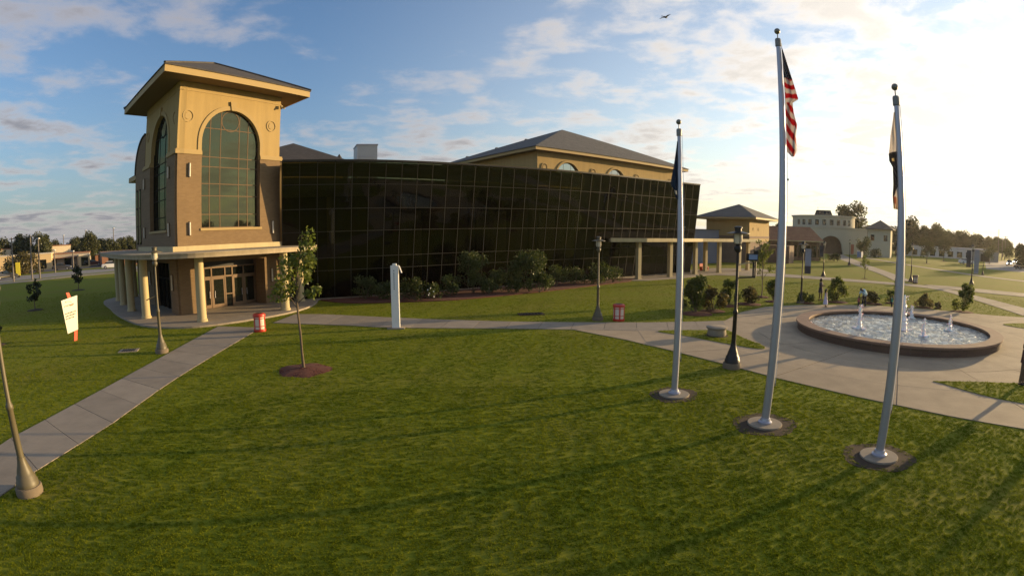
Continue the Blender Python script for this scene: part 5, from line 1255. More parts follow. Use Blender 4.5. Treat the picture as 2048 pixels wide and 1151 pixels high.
for k, az, d, s_, lb in spots:
    if k not in first: o = bt[k]; o.location = polar(az, d); o.rotation_euler = (0, 0, az); o.scale = (s_,) * 3; o['label'] = lb; first.add(k)
    else: copy_tree(bt[k], polar(az, d), az * 1.7, lb, s_)
lt = [(1, -54.2, 178, .66, 'dark tree at the left picture edge beyond the store'), (2, -52.6, 176, .70, 'tall dark tree behind the yellow store, left one'), (0, -50.6, 172, .56, 'tall rounded tree behind the grey store'), (1, -48.9, 180, .55, 'low tree above the grey store roof'), (1, -47.6, 184, .56, 'low tree left of the spreading pine'),
      (0, -45.6, 150, .50, 'spreading dark pine left of the tower'), (2, -44.2, 172, .50, 'dark tree close to the tower edge'), (1, -51.6, 190, .5, 'small tree between the left utility poles'), (1, -46.6, 190, .6, 'tree under the floodlight mast'), (1, -43.3, 160, .5, 'low tree left of the tower, nearest to it'), (2, -42.4, 176, .5, 'tree peeking out beside the tower wall'), (1, -41.2, 186, .55, 'tree behind the tower canopy eave')]
for k, az, d, s_, lb in lt:
    c = copy_tree(bt[k], polar(az, d), az * 2.3, lb, s_); c['group'] = 'trees along the left horizon'
# shrubs against the glass hall
gs = [(-15.0, 42.0, .75, .6, 260), (-11.9, 40.9, 1.55, 1.0, 620), (-10.2, 40.6, 1.25, .95, 520), (-7.45, 39.6, 1.6, 1.25, 800), (-6.2, 40.4, 1.1, .9, 420), (-5.2, 42.2, 1.6, 1.0, 620), (-3.35, 44.7, 3.5, 1.35, 1700), (-2.0, 43.6, 1.2, .9, 420), (-.9, 45.6, 2.0, 1.2, 800), (1.5, 45.6, 3.5, 1.7, 2000), (.4, 44.8, 1.5, 1.0, 600), (2.4, 44.9, 1.7, 1.1, 650), (4.3, 50.2, 1.7, 1.4, 700), (6.5, 52.6, 1.5, 1.3, 600), (8.9, 52.2, 1.9, 1.3, 750), (10.6, 53.9, 1.3, 1.1, 500)]
gl = ['tiny shrub at the tower end of the glass hall', 'loose shrub second from the tower by the glass hall', 'low shrub left of the white pylon by the glass', 'wide shrub right behind the white pylon', 'small shrub with white blooms right of the pylon', 'rounded shrub between the pylon and the tall bushes',
      'tall bush left one of two before the glass hall', 'low shrub at the foot of the left tall bush', 'medium shrub between the two tall bushes', 'tall wide bush right one of two before the glass hall', 'low shrub left under the right tall bush', 'low shrub right under the right tall bush',
      'spreading shrub right of the tall bushes by the glass', 'low shrub midway to the lamp by the glass hall', 'shrub right behind the slim lamp by the glass hall', 'last low shrub before the side canopy terrace']
for k, ((x, y, h, rx, n), lb) in enumerate(zip(gs, gl)):
    o = make_shrub(lb, h, rx, n, .13, LEAF_B, 60 + k, loc=(x * .972, y * .972, .06), group='shrubs along the glass hall', ncl=12 + n // 100)
    if k == 4:
        mb = MB()
        for q in range(6): MB().sphere((-.1 + .25 * math.cos(q * 2.2), -.85, .3 + .13 * q), .05, 6, 4).build('bloom', WHITE, o)
# shrubs round the plaza
ps = [(11.93, 32.01, 2.25, 1.05, 1300, LEAF_P, 'big dense bush behind the left flagpole'), (13.48, 32.96, 1.5, .85, 700, LEAF_R, 'brownish bush right of the big dense bush'), (15.64, 35.18, 1.9, .75, 600, LEAF_P, 'upright airy bush left of the tall dark lamp'), (17.71, 36.08, 1.05, .95, 560, LEAF_R, 'low dark rounded bush right of the tall dark lamp'),
      (20.53, 37.28, 1.7, .7, 480, LEAF_P, 'loose upright bush behind the middle flagpole'), (22.95, 36.35, .85, .75, 320, LEAF_P, 'low bush at the foot of the bannered lamp'), (26.23, 36.6, 2.0, .95, 800, LEAF_P, 'leafy bush right of the two women'), (29.04, 35.3, .85, .85, 380, LEAF_R, 'low brown bush right behind the bending man'),
      (32.65, 32.7, .95, .75, 380, LEAF_R, 'low round bush behind the fountain right of the pole'), (33.6, 32.0, .5, .32, 130, LEAF_R, 'tiny bush between two bushes behind the fountain'), (34.43, 29.98, 2.2, .95, 900, LEAF_P, 'tall rounded bush at the right behind the fountain'), (31.2, 35.4, 1.1, .5, 200, LEAF_P, 'thin bush just left of the nearest flagpole behind the fountain')]
for k, (x, y, h, rx, n, m, lb) in enumerate(ps): make_shrub(lb, h, rx, n, .15, m, 90 + k, mulch=rx * 1.05, loc=(x, y, 0), group='shrubs round the plaza')
fs_ = [(66, 101.5, 1.6, 1.8, 420, 'dark hedge bush before the rust roofed gallery, left'), (69.5, 98.8, 1.5, 1.7, 420, 'dark hedge bush before the rust roofed gallery, right'), (61.5, 103.6, 1.4, 1.6, 420, 'hedge bush under the gallery windows'), (100, 122, 2.2, 2.2, 500, 'round dark bush before the gabled house'), (57.5, 104.5, 1.6, 1.5, 400, 'hedge bush at the left end of the gallery')]
for k, (x, y, h, rx, n, lb) in enumerate(fs_): make_shrub(lb, h, rx, n, .28, LEAF_D, 120 + k, loc=(x, y, 0), group='hedges by the far buildings')

# ------------------------------------------------------------------ far left: stores, poles, cars
YEL = mat('yellow_stucco', (.62, .46, .24), .9, .06, .3); GREYST = mat('grey_store_wall', (.34, .30, .25), .9, .08, .3); BRN = mat('brown_wall', (.25, .12, .07), .9, .1, .5); TANW = mat('pale_wall', (.62, .52, .36), .9, .05, .5)
def store(loc, rz, L_, D_, h, m, label, doors=3, trim=SHINGLE, awn=None):
    t = thing('store_building', (*loc, 0), label, 'building', 'stores across the street', rz)
    MB().box((0, D_ / 2, h / 2), (L_, D_, h)).build('wall', m, t)
    MB().box((0, D_ / 2, h + .12), (L_ + .3, D_ + .3, .24)).build('parapet', trim, t)
    for k in range(doors):
        x = -L_ / 2 + L_ * (k + .5) / doors
        o = MB().box((x, -.04, 1.3), (1.7, .1, 2.0)).build('window', FRAME_D, t); MB().box((x, -.1, 1.3), (1.5, .04, 1.8)).build('pane', FARGLASS, o)
    if awn: MB().box((0, -.7, h * .72), (L_ * .96, 1.4, .14)).build('awning', awn, t)
    return t
def face_rz(x, y): return math.atan2(y, x) - math.pi / 2
def st_at(az, d, turn=0): p = polar(az, d); return (p[0], p[1]), math.atan2(-p[0], p[1]) + turn
for az, d, L_, D_, h, m, lb, dn, tr, aw, tu in ((-53.1, 140, 17, 14, 3.5, YEL, 'long yellow sunlit store at the left edge across the street', 4, TANW, None, -.15), (-48.7, 143, 15, 12, 3.2, GREYST, 'grey brown store with brown roof band across the street', 4, BRN, BRN, -.1),
                                  (-46.2, 136, 2.6, 6, 2.6, YEL, 'small pale yellow box hut right of the grey store', 1, TANW, None, .1), (-44.4, 150, 8, 8, 2.2, BRN, 'low dark brick store left of the tower', 3, SHINGLE, None, 0), (-42.2, 130, 10, 10, 3.0, BRN, 'low orange brown building touching the tower edge', 2, ROOF_RUST, None, .1), (-51.5, 175, 24, 8, 5.2, TANW, 'farther tan store roof above the yellow store', 3, BRN, None, 0)):
    (x, y), rz = st_at(az, d, tu); store((x, y), rz, L_, D_, h, m, lb, dn, tr, aw)
def upole(az, d, h, label, arm=True, lampy=False, tilt=0.0):
    p = polar(az, d); t = thing('utility_pole', p, label, 'utility pole', 'poles along the street'); 
    MB().cyl((0, 0, 0), (tilt, 0, h), .16, .11, 8).build('shaft', mat('grey_wood', (.16, .14, .12), .9), t)
    if arm: MB().box((tilt, 0, h - .25), (2.6, .14, .14), R(-20)).build('crossarm', mat('grey_wood', (.16, .14, .12), .9), t)
    if lampy:
        MB().box((tilt, 0, h + .05), (.7, .35, .18)).build('lamp_head', mat('pale_metal', (.5, .5, .5), .5), t)
    return t
upole(-53.6, 97.7, 7.0, 'utility pole with crossarm nearest the left edge'); upole(-51.7, 98.7, 7.2, 'second utility pole with crossarm from the left edge'); upole(-50.9, 101.2, 6.6, 'plain utility pole right of the crossarm poles', False, True)
upole(-49.3, 118, 4.4, 'short lamp post before the grey store', False, True); upole(-47.4, 112.5, 4.0, 'short lamp post right before the grey store', False, True)
upole(-43.1, 170, 9.4, 'slim floodlight mast left of the tower', False, True); upole(-46.0, 190, 9.6, 'floodlight mast behind the spreading pine', False, True); upole(-48.3, 180, 8.2, 'floodlight mast above the low left trees', False, True)
upole(52.2, 240, 11.5, 'tall thin pole at the far right horizon', False, True); upole(52.9, 232, 9.0, 'power pole with crossarm at the far right', True); upole(52.6, 226, 7.6, 'shorter power pole at the far right', True)
def make_car(label, loc, rz, col, group='cars in the distance'):
    t = thing('parked_car', loc, label, 'car', group, rz)
    cm_ = mat('car_paint_' + str(col), col, .3, .03, 3)
    sec = [(-2.2, .35, .75, .80), (-2.05, .30, .92, .86), (-1.2, .28, 1.0, .9), (.9, .28, .98, .9), (1.9, .3, .85, .84), (2.2, .36, .68, .76)]
    rings = [[(x, -w_, z0), (x, w_, z0), (x, w_, z1), (x, w_ * .8, z1 + .04), (x, -w_ * .8, z1 + .04), (x, -w_, z1)] for x, z0, z1, w_ in sec]
    mb = MB(); mb.loft(rings); mb.build('body', cm_, t, True)
    cab = [(-1.7, .98, .99, .76), (-1.1, .98, 1.42, .70), (.15, .98, 1.44, .70), (.95, .98, .99, .76)]
    mb = MB(); mb.loft([[(x, -w_, z0), (x, w_, z0), (x, w_ * .86, z1), (x, -w_ * .86, z1)] for x, z0, z1, w_ in cab]); mb.build('cabin_glass', FARGLASS, t)
    mb = MB(); mb.box((-.45, 0, 1.45), (1.3, 1.15, .05)); mb.build('roof_panel', cm_, t)
    for x in (-1.35, 1.35):
        for y in (-.8, .8):
            w_ = MB().cyl((x, y - .1, .33), (x, y + .1, .33), .33, n=16).build('wheel', BLACK, t); MB().cyl((x, y - .11, .33), (x, y + .11, .33), .18, n=10).build('rim', SILVER, w_)
    for y in (-.6, .6):
        MB().box((2.17, y, .66), (.08, .3, .14)).build('headlight', mat('headlight_glass', (.8, .8, .75), .15), t); MB().box((-2.17, y, .72), (.08, .3, .14)).build('tail_light', RED, t)
    return t
def lit(car):
    for ch in car.children:
        if ch.name.startswith('headlight'):
            d = ch.data.copy(); d.materials[0] = mat('lit_headlight', (1, 1, .95), .2, emit=((1, .95, .85), 25.0)); ch.data = d
p = polar(53.4, 172); c1 = make_car('dark car with lit headlights driving up the far avenue', (p[0], p[1], 0), R(215), (.04, .04, .045)); lit(c1)
p = polar(54.0, 196); c1 = make_car('second car with lit headlights farther up the avenue', (p[0], p[1], 0), R(215), (.05, .05, .055)); lit(c1)
p = polar(49.0, 155); make_car('white car on the drive before the white building', (p[0], p[1], 0), R(-20), (.7, .7, .7))
p = polar(54.7, 150); make_car('dark car at the right picture edge', (p[0], p[1], 0), R(-20), (.03, .03, .03))
p = polar(-54.3, 108); make_car('dark car at the left picture edge by the yellow store', (p[0], p[1], 0), R(60), (.03, .03, .035)); p = polar(-48.6, 128); make_car('dark car parked before the grey store', (p[0], p[1], 0), R(40), (.05, .05, .06)); p = polar(-45.3, 140); make_car('dark red car in front of the dark brick store', (p[0], p[1], 0), R(45), (.12, .03, .03)); p = polar(-43.4, 118); make_car('white van like car seen under the canopy eave', (p[0], p[1], 0), R(40), (.72, .72, .7))
yp = thing('sign_board', (*polar(-53.1, 112)[:2], 0), 'bright yellow banner board near the yellow store', 'sign board', rz=R(35)); MB().box((0, 0, 1.5), (.9, .12, 2.4)).build('board', mat('bright_yellow', (.75, .62, .04), .6), yp); MB().box((0, .1, .2), (.5, .5, .4)).build('foot', BLACK, yp)
tl = make_shrub('broad low tree of reddish leaves before the yellow store', 3.6, 4.2, 1500, .42, LEAF_R, 151, loc=polar(-52.3, 124), group='low street planting', ncl=26)
# white building and its neighbours on the right
wb = thing('white_building', (*polar(46.9, 203)[:2], 0), 'long low white building beyond the right lawn', 'building', rz=math.atan2(-polar(46.9, 203)[0], polar(46.9, 203)[1]) + .0)
MB().box((0, 6, 1.75), (34, 12, 3.5)).build('wall', mat('far_white', (.60, .58, .54), .8, .05, .3), wb); MB().box((0, 6, 3.6), (34.6, 12.6, .25)).build('parapet', SILVER, wb)
for k in range(10):
    o = MB().box((-15 + k * 3.3, -.04, 1.4), (1.9, .1, 1.9)).build('window', FRAME_D, wb); MB().box((-15 + k * 3.3, -.1, 1.4), (1.6, .04, 1.6)).build('pane', FARGLASS, o)
wb2 = thing('grey_shed', (*polar(50.9, 190)[:2], 0), 'small grey shed right of the white building', 'building', rz=math.atan2(-polar(50.9, 190)[0], polar(50.9, 190)[1]))
MB().box((0, 4, 1.6), (9, 8, 3.2)).build('wall', GREYST, wb2); MB().box((0, 4, 3.3), (9.6, 8.6, .2)).build('roof', SHINGLE_B, wb2); MB().box((0, -.05, 1.2), (3, .1, 2.4)).build('door', FRAME_D, wb2)
# bird
bd = thing('flying_bird', (11.99, 38.16, 22.23), 'dark bird gliding high in the sky', 'bird', rz=.5)
mb = MB(); mb.tube([(-.26, 0, 0), (-.12, 0, .02), (.08, 0, .02), (.2, 0, .03), (.26, 0, .02)], [.02, .06, .075, .045, .012], 8); mb.build('body', BLACK, bd)
for s_ in (-1, 1): MB().add([(.12, s_ * .05, .03), (.10, s_ * .35, .10), (.0, s_ * .68, .06), (-.06, s_ * .36, .08), (-.08, s_ * .05, .02), (.12, s_ * .05, .015), (.10, s_ * .35, .085), (-.08, s_ * .05, .0)], [(0, 1, 3, 4), (1, 2, 3), (5, 7, 3, 6), (6, 3, 2), (0, 5, 6, 1)]).build('wing', BLACK, bd)
mb = MB(); mb.add([(-.24, -.03, .01), (-.42, -.09, 0), (-.42, .09, 0), (-.24, .03, .01)], [(0, 1, 2, 3)]); mb.build('tail', BLACK, bd)
# ------------------------------------------------------------------ people
SKINS = [mat('skin_brown', (.16, .085, .05), .6, .08, 12), mat('skin_dark', (.10, .055, .035), .6, .08, 12), mat('skin_tan', (.30, .17, .10), .6, .08, 12)]
HAIR = mat('black_hair', (.012, .009, .008), .5, .3, 20)
def body(parent, J, sk, s=1.0, name='body'):
    """one continuous skinned figure; J maps joint names to points"""
    V = []; E = []; RAD = []; ix = {}
    def add(n, p, r, to=None):
        ix[n] = len(V); V.append(tuple(p)); RAD.append(r)
        if to is not None: E.append((ix[to], ix[n]))
    v = lambda n: Vector(J[n])
    add('pelvis', v('pelvis'), (.13 * s, .10 * s)); add('waist', v('pelvis').lerp(v('chest'), .5), (.115 * s, .085 * s), 'pelvis'); add('chest', v('chest'), (.15 * s, .10 * s), 'waist')
    add('neck', v('neck'), (.052 * s, .055 * s), 'chest'); add('jaw', v('neck').lerp(v('head'), .55), (.062 * s, .07 * s), 'neck'); add('head', v('head'), (.075 * s, .092 * s), 'jaw'); add('crown', v('head') + (v('head') - v('neck')).normalized() * .09 * s, (.05 * s, .06 * s), 'head')
    for sd in ('l', 'r'):
        add('sho' + sd, v('sho' + sd), (.058 * s,) * 2, 'chest'); add('elb' + sd, v('elb' + sd), (.040 * s,) * 2, 'sho' + sd); add('wri' + sd, v('wri' + sd), (.027 * s,) * 2, 'elb' + sd)
        d = (v('wri' + sd) - v('elb' + sd)).normalized(); a = d.cross(Vector((.3, .9, .2))).normalized(); pm = v('wri' + sd) + d * .07 * s
        add('palm' + sd, pm, (.034 * s, .016 * s), 'wri' + sd)
        for k, (off, ln) in enumerate(((-.030, .065), (-.010, .078), (.010, .074), (.030, .058))):
            b = pm + a * off * s + d * .035 * s; add(f'f{k}{sd}', b, (.0095 * s,) * 2, 'palm' + sd); add(f'g{k}{sd}', b + d * ln * s + d.cross(a) * .02 * s, (.0075 * s,) * 2, f'f{k}{sd}')
        tb = v('wri' + sd) + d * .03 * s - a * .035 * s; add('th' + sd, tb, (.011 * s,) * 2, 'wri' + sd); add('tt' + sd, tb + (d * .045 - a * .025) * s, (.008 * s,) * 2, 'th' + sd)
        add('hip' + sd, v('hip' + sd), (.085 * s,) * 2, 'pelvis'); add('kne' + sd, v('kne' + sd), (.056 * s,) * 2, 'hip' + sd); add('calf' + sd, v('kne' + sd).lerp(v('ank' + sd), .3), (.054 * s,) * 2, 'kne' + sd); add('ank' + sd, v('ank' + sd), (.034 * s,) * 2, 'calf' + sd)
        add('toe' + sd, v('toe' + sd), (.036 * s, .026 * s), 'ank' + sd)
    me = bpy.data.meshes.new(name); me.from_pydata(V, E, []); me.update(); me.materials.append(sk)
    o = link(name, me, parent); o.modifiers.new('skin', 'SKIN')
    lay = me.skin_vertices[0].data
    for i, r_ in enumerate(RAD): lay[i].radius = r_
    lay[0].use_root = True
    sb = o.modifiers.new('smooth', 'SUBSURF'); sb.levels = 1; sb.render_levels = 1
    hd = v('head'); f = Vector(J['face']).normalized(); upv = (v('head') - v('neck')).normalized(); side = f.cross(upv)
    mb = MB(); q = hd + f * .088 * s - upv * .005 * s; mb.tube([q + upv * .02 * s, q + f * .018 * s - upv * .015 * s, q - upv * .03 * s], [.008 * s, .014 * s, .008 * s], 6)
    mb.build('nose', sk, o, True)
    for e_ in (-1, 1):
        MB().sphere(tuple(hd - upv * .005 * s + side * e_ * .078 * s), .022 * s, 6, 5, sz=1.4).build('ear', sk, o, True)
        MB().sphere(tuple(hd + f * .08 * s + side * e_ * .032 * s + upv * .008 * s), .012 * s, 6, 4).build('eye', BLACK, o)
    mb = MB(); m_ = hd + f * .080 * s - upv * .052 * s; mb.tube([m_ - side * .025 * s, m_ + f * .006 * s, m_ + side * .025 * s], [.004 * s, .008 * s, .004 * s], 5); mb.build('mouth', mat('lips', (.22, .07, .055), .5), o)
    return o
def hair(parent, J, s, length, m=HAIR):
    hd = Vector(J['head']); f = Vector(J['face']).normalized(); upv = (hd - Vector(J['neck'])).normalized(); mb = MB()
    c = hd + upv * .035 * s - f * .018 * s; mb.sphere(tuple(c), .108 * s, 12, 8)
    if length > 0:
        b = hd - f * .05 * s; mb.tube([b + upv * .03 * s, b - f * .03 * s - UP * length * .35, b - f * .035 * s - UP * length * .75, b - f * .02 * s - UP * length], [.09 * s, .088 * s, .075 * s, .035 * s], 10)
    return mb.build('hair', m, parent, True)
def rings(mb, prof, n=16):
    """cloth tube: prof = [(centre, rx, ry, wave)]"""
    R_ = []
    for k, (c, rx, ry, wv) in enumerate(prof):
        R_.append([(c[0] + rx * math.cos(t) * (1 + wv * math.sin(5 * t + k)), c[1] + ry * math.sin(t) * (1 + wv * math.cos(4 * t + k)), c[2]) for t in [2 * math.pi * i / n for i in range(n)]])
    return mb.loft(R_, False)
def stand(s, arms='down', stride=.06, face=(1, 0, 0)):
    """standing joints for a figure of height 1.70 * s that looks along +x"""
    J = dict(pelvis=(0, 0, .93), chest=(0.01, 0, 1.24), neck=(0, 0, 1.42), head=(.02, 0, 1.57), face=face)
    for sd, y in (('l', 1), ('r', -1)):
        J['sho' + sd] = (0, .17 * y, 1.38); J['hip' + sd] = (0, .09 * y, .90); J['kne' + sd] = (.03 + stride * y, .095 * y, .48); J['ank' + sd] = (stride * y, .10 * y, .08); J['toe' + sd] = (stride * y + .14, .11 * y, .035)
        J['elb' + sd] = (-.03, .24 * y, 1.10); J['wri' + sd] = (.05, .25 * y, .86)
    if arms == 'fold':
        J['elbl'] = (.06, .25, 1.10); J['wril'] = (.23, .04, 1.16); J['elbr'] = (.06, -.25, 1.10); J['wrir'] = (.24, -.02, 1.12)
    return {k: tuple(c * s for c in p) if k != 'face' else p for k, p in J.items()}
def shoes(parent, J, s, m):
    for sd in ('l', 'r'):
        a, t = Vector(J['ank' + sd]), Vector(J['toe' + sd]); d = (t - a); d.z = 0; d = d.normalized() if d.length > .01 else Vector((1, 0, 0))
        mb = MB(); c = Vector((a.x, a.y, 0)); mb.tube([c - d * .06 * s + UP * .04 * s, c + d * .04 * s + UP * .045 * s, c + d * .14 * s + UP * .035 * s, c + d * .19 * s + UP * .03 * s], [.03 * s, .045 * s, .045 * s, .02 * s], 8); mb.build('shoe', m, parent, True)
def sleeve(parent, J, sd, m, s, to=.55, r=.062):
    a, b = Vector(J['sho' + sd]), Vector(J['elb' + sd]); mb = MB(); mb.tube([a + (a - b) * .08, a.lerp(b, .3), a.lerp(b, to)], [r * s, r * .95 * s, r * .9 * s], 10); return mb.build('sleeve', m, parent, True)
def lower_leg(parent, J, m, s, full=True):
    for sd in ('l', 'r'):
        h, k, a = (Vector(J[n + sd]) for n in ('hip', 'kne', 'ank')); mb = MB()
        mb.tube([h + UP * .03 * s, h.lerp(k, .5), k] + ([k.lerp(a, .4), a + UP * .02 * s] if full else []), [.10 * s, .09 * s, .072 * s] + ([.07 * s, .058 * s] if full else []), 10); mb.build('trouser_leg', m, parent, True)
DRESS_D = mat('dark_dress', (.035, .028, .045), .8, .25, 9); DRESS_W = mat('lavender_dress', (.58, .54, .66), .8, .08, 9); SHIRT = mat('aqua_shirt', (.42, .62, .66), .8, .06, 8); PANTS = mat('dark_trousers', (.025, .024, .03), .85, .2, 9)
TOPR = mat('dusky_red_top', (.30, .09, .07), .8, .2, 8); GREENT = mat('green_top', (.06, .30, .20), .8, .1, 8); SANDAL = mat('tan_sandal', (.20, .12, .07), .7)
def person(loc, rz, label): return thing('person', loc, label, 'person', None, rz)
# woman in the dark dress, arms folded
p = person((25.38, 37.83, 0), R(-60), 'person in a short dark dress standing with folded arms on the lawn'); s = 1.06; J = stand(s, 'fold', .05); b_ = body(p, J, SKINS[1], s); hair(b_, J, s, .12)
mb = MB(); rings(mb, [((0, 0, 1.41 * s), .07 * s, .14 * s, 0), ((.005, 0, 1.33 * s), .125 * s, .20 * s, 0), ((.01, 0, 1.2 * s), .135 * s, .19 * s, .01), ((0, 0, 1.05 * s), .12 * s, .165 * s, .02), ((0, 0, .92 * s), .15 * s, .20 * s, .03), ((0, 0, .72 * s), .18 * s, .24 * s, .05), ((0, 0, .60 * s), .19 * s, .25 * s, .07)]); mb.build('dress', DRESS_D, p, True); shoes(p, J, s, SANDAL); [sleeve(p, J, q, DRESS_D, s, .9) for q in 'lr']
# girl in the pale dress
p = person((23.3, 33.97, .03), R(-20), 'child in a long pale lavender dress by the fountain rim'); s = .80; J = stand(s, 'down', .03); b_ = body(p, J, SKINS[0], s); hair(b_, J, s, .34)
mb = MB(); rings(mb, [((0, 0, 1.38 * s), .06 * s, .11 * s, 0), ((.005, 0, 1.28 * s), .12 * s, .16 * s, 0), ((0, 0, 1.06 * s), .105 * s, .14 * s, .02), ((0, 0, .9 * s), .14 * s, .18 * s, .04), ((0, 0, .6 * s), .19 * s, .23 * s, .06), ((0, 0, .26 * s), .23 * s, .27 * s, .08)]); mb.build('dress', DRESS_W, p, True); shoes(p, J, s, SANDAL)
# man bending forward over the toddler
p = person((26.97, 33.84, .03), R(200), 'person in an aqua shirt and dark trousers bending over a toddler'); s = 1.03
J = dict(pelvis=(-.10, 0, .93), chest=(.20, 0, 1.14), neck=(.36, 0, 1.24), head=(.50, 0, 1.27), face=(.6, 0, -.8), shol=(.26, .17, 1.17), shor=(.26, -.17, 1.17), elbl=(.36, .22, .92), elbr=(.38, -.20, .92), wril=(.52, .12, .74), wrir=(.54, -.10, .74), hipl=(-.10, .09, .90), hipr=(-.10, -.09, .90), knel=(-.02, .10, .48), kner=(.05, -.10, .48), ankl=(-.10, .10, .08), ankr=(0, -.10, .08), toel=(.05, .11, .035), toer=(.15, -.11, .035))
J = {k: tuple(c * s for c in q) if k != 'face' else q for k, q in J.items()}; b_ = body(p, J, SKINS[1], s); hair(b_, J, s, 0)
mb = MB(); pe, ch, nk = Vector(J['pelvis']), Vector(J['chest']), Vector(J['neck']); mb.tube([pe - UP * .06, pe.lerp(ch, .4), ch, ch.lerp(nk, .55)], [.19 * s, .19 * s, .20 * s, .12 * s], 14); mb.build('shirt', SHIRT, p, True); [sleeve(p, J, q, SHIRT, s, .95, .07) for q in 'lr']; lower_leg(p, J, PANTS, s); shoes(p, J, s, BLACK)
# toddler he bends to
p = person((26.2, 33.55, .03), R(20), 'toddler in a dusky red top held at the fountain rim'); s = .50; J = stand(s, 'fold', .03); b_ = body(p, J, SKINS[0], s * 1.1); hair(b_, J, s * 1.15, .06)
mb = MB(); rings(mb, [((0, 0, 1.40 * s), .06 * s, .12 * s, 0), ((0, 0, 1.3 * s), .15 * s, .2 * s, 0), ((0, 0, 1.0 * s), .16 * s, .2 * s, .03), ((0, 0, .8 * s), .2 * s, .25 * s, .05)]); mb.build('top', TOPR, p, True); lower_leg(p, J, PANTS, s); shoes(p, J, s, SANDAL)
# small child in green behind the basin
p = person((29.4, 33.2, .03), R(190), 'small child in a green top half hidden by the fountain wall'); s = .52; J = stand(s, 'fold', .03); b_ = body(p, J, SKINS[1], s * 1.1); hair(b_, J, s * 1.15, .08)
mb = MB(); rings(mb, [((0, 0, 1.40 * s), .06 * s, .12 * s, 0), ((0, 0, 1.3 * s), .15 * s, .2 * s, 0), ((0, 0, 1.0 * s), .15 * s, .2 * s, .03), ((0, 0, .8 * s), .18 * s, .22 * s, .05)]); mb.build('top', GREENT, p, True); lower_leg(p, J, PANTS, s); shoes(p, J, s, SANDAL)
# walker at the right edge with a patterned bag
p = person((19.3, 13.05, .05), R(-60), 'person in a dark top and brown trousers cut by the right picture edge'); s = 1.0; J = stand(s, 'down', .05); b_ = body(p, J, SKINS[0], s); hair(b_, J, s, .2)
DTOP = mat('dark_maroon_top', (.07, .025, .02), .8, .3, 10)
mb = MB(); rings(mb, [((0, 0, 1.41 * s), .07, .14, 0), ((0, 0, 1.33), .13, .20, 0), ((0, 0, 1.1), .14, .19, .02), ((0, 0, .86), .16, .21, .03)]); mb.build('top', DTOP, p, True); [sleeve(p, J, q, DTOP, s, .95) for q in 'lr']; lower_leg(p, J, mat('brown_trousers', (.13, .085, .055), .85, .1, 8), s); shoes(p, J, s, BLACK)
bgm = mat('patterned_bag', (.03, .022, .02), .7, .9, 28, col2=(.30, .25, .2))
bg_ = thing('shoulder_bag', (19.3 - .13, 13.05 - .30, 0), 'dark speckled shoulder bag on the person at the right edge', 'bag', rz=R(-60))
MB().sphere((0, 0, .98), .2, 12, 8, sx=1.0, sy=.5, sz=1.05).build('pouch', bgm, bg_, True); MB().tube([(-.12, 0, 1.12), (-.05, .02, 1.34), (.03, .06, 1.43), (.08, .02, 1.34), (.12, 0, 1.12)], .015, 6).build('strap', BLACK, bg_)
# a second walker just outside the frame, whose shadow crosses the lawn
p = person((19.6, 10.6, .05), R(-100), 'person standing just outside the right edge whose shadow crosses the lawn'); s = .98; J = stand(s, 'down', .07); b_ = body(p, J, SKINS[0], s); hair(b_, J, s, .25)
mb = MB(); rings(mb, [((0, 0, 1.41 * s), .07, .14, 0), ((0, 0, 1.31), .13, .20, 0), ((0, 0, 1.05), .13, .18, .02), ((0, 0, .9), .16, .22, .03), ((0, 0, .5), .25, .3, .06)]); mb.build('dress', DRESS_D, p, True); shoes(p, J, s, SANDAL)

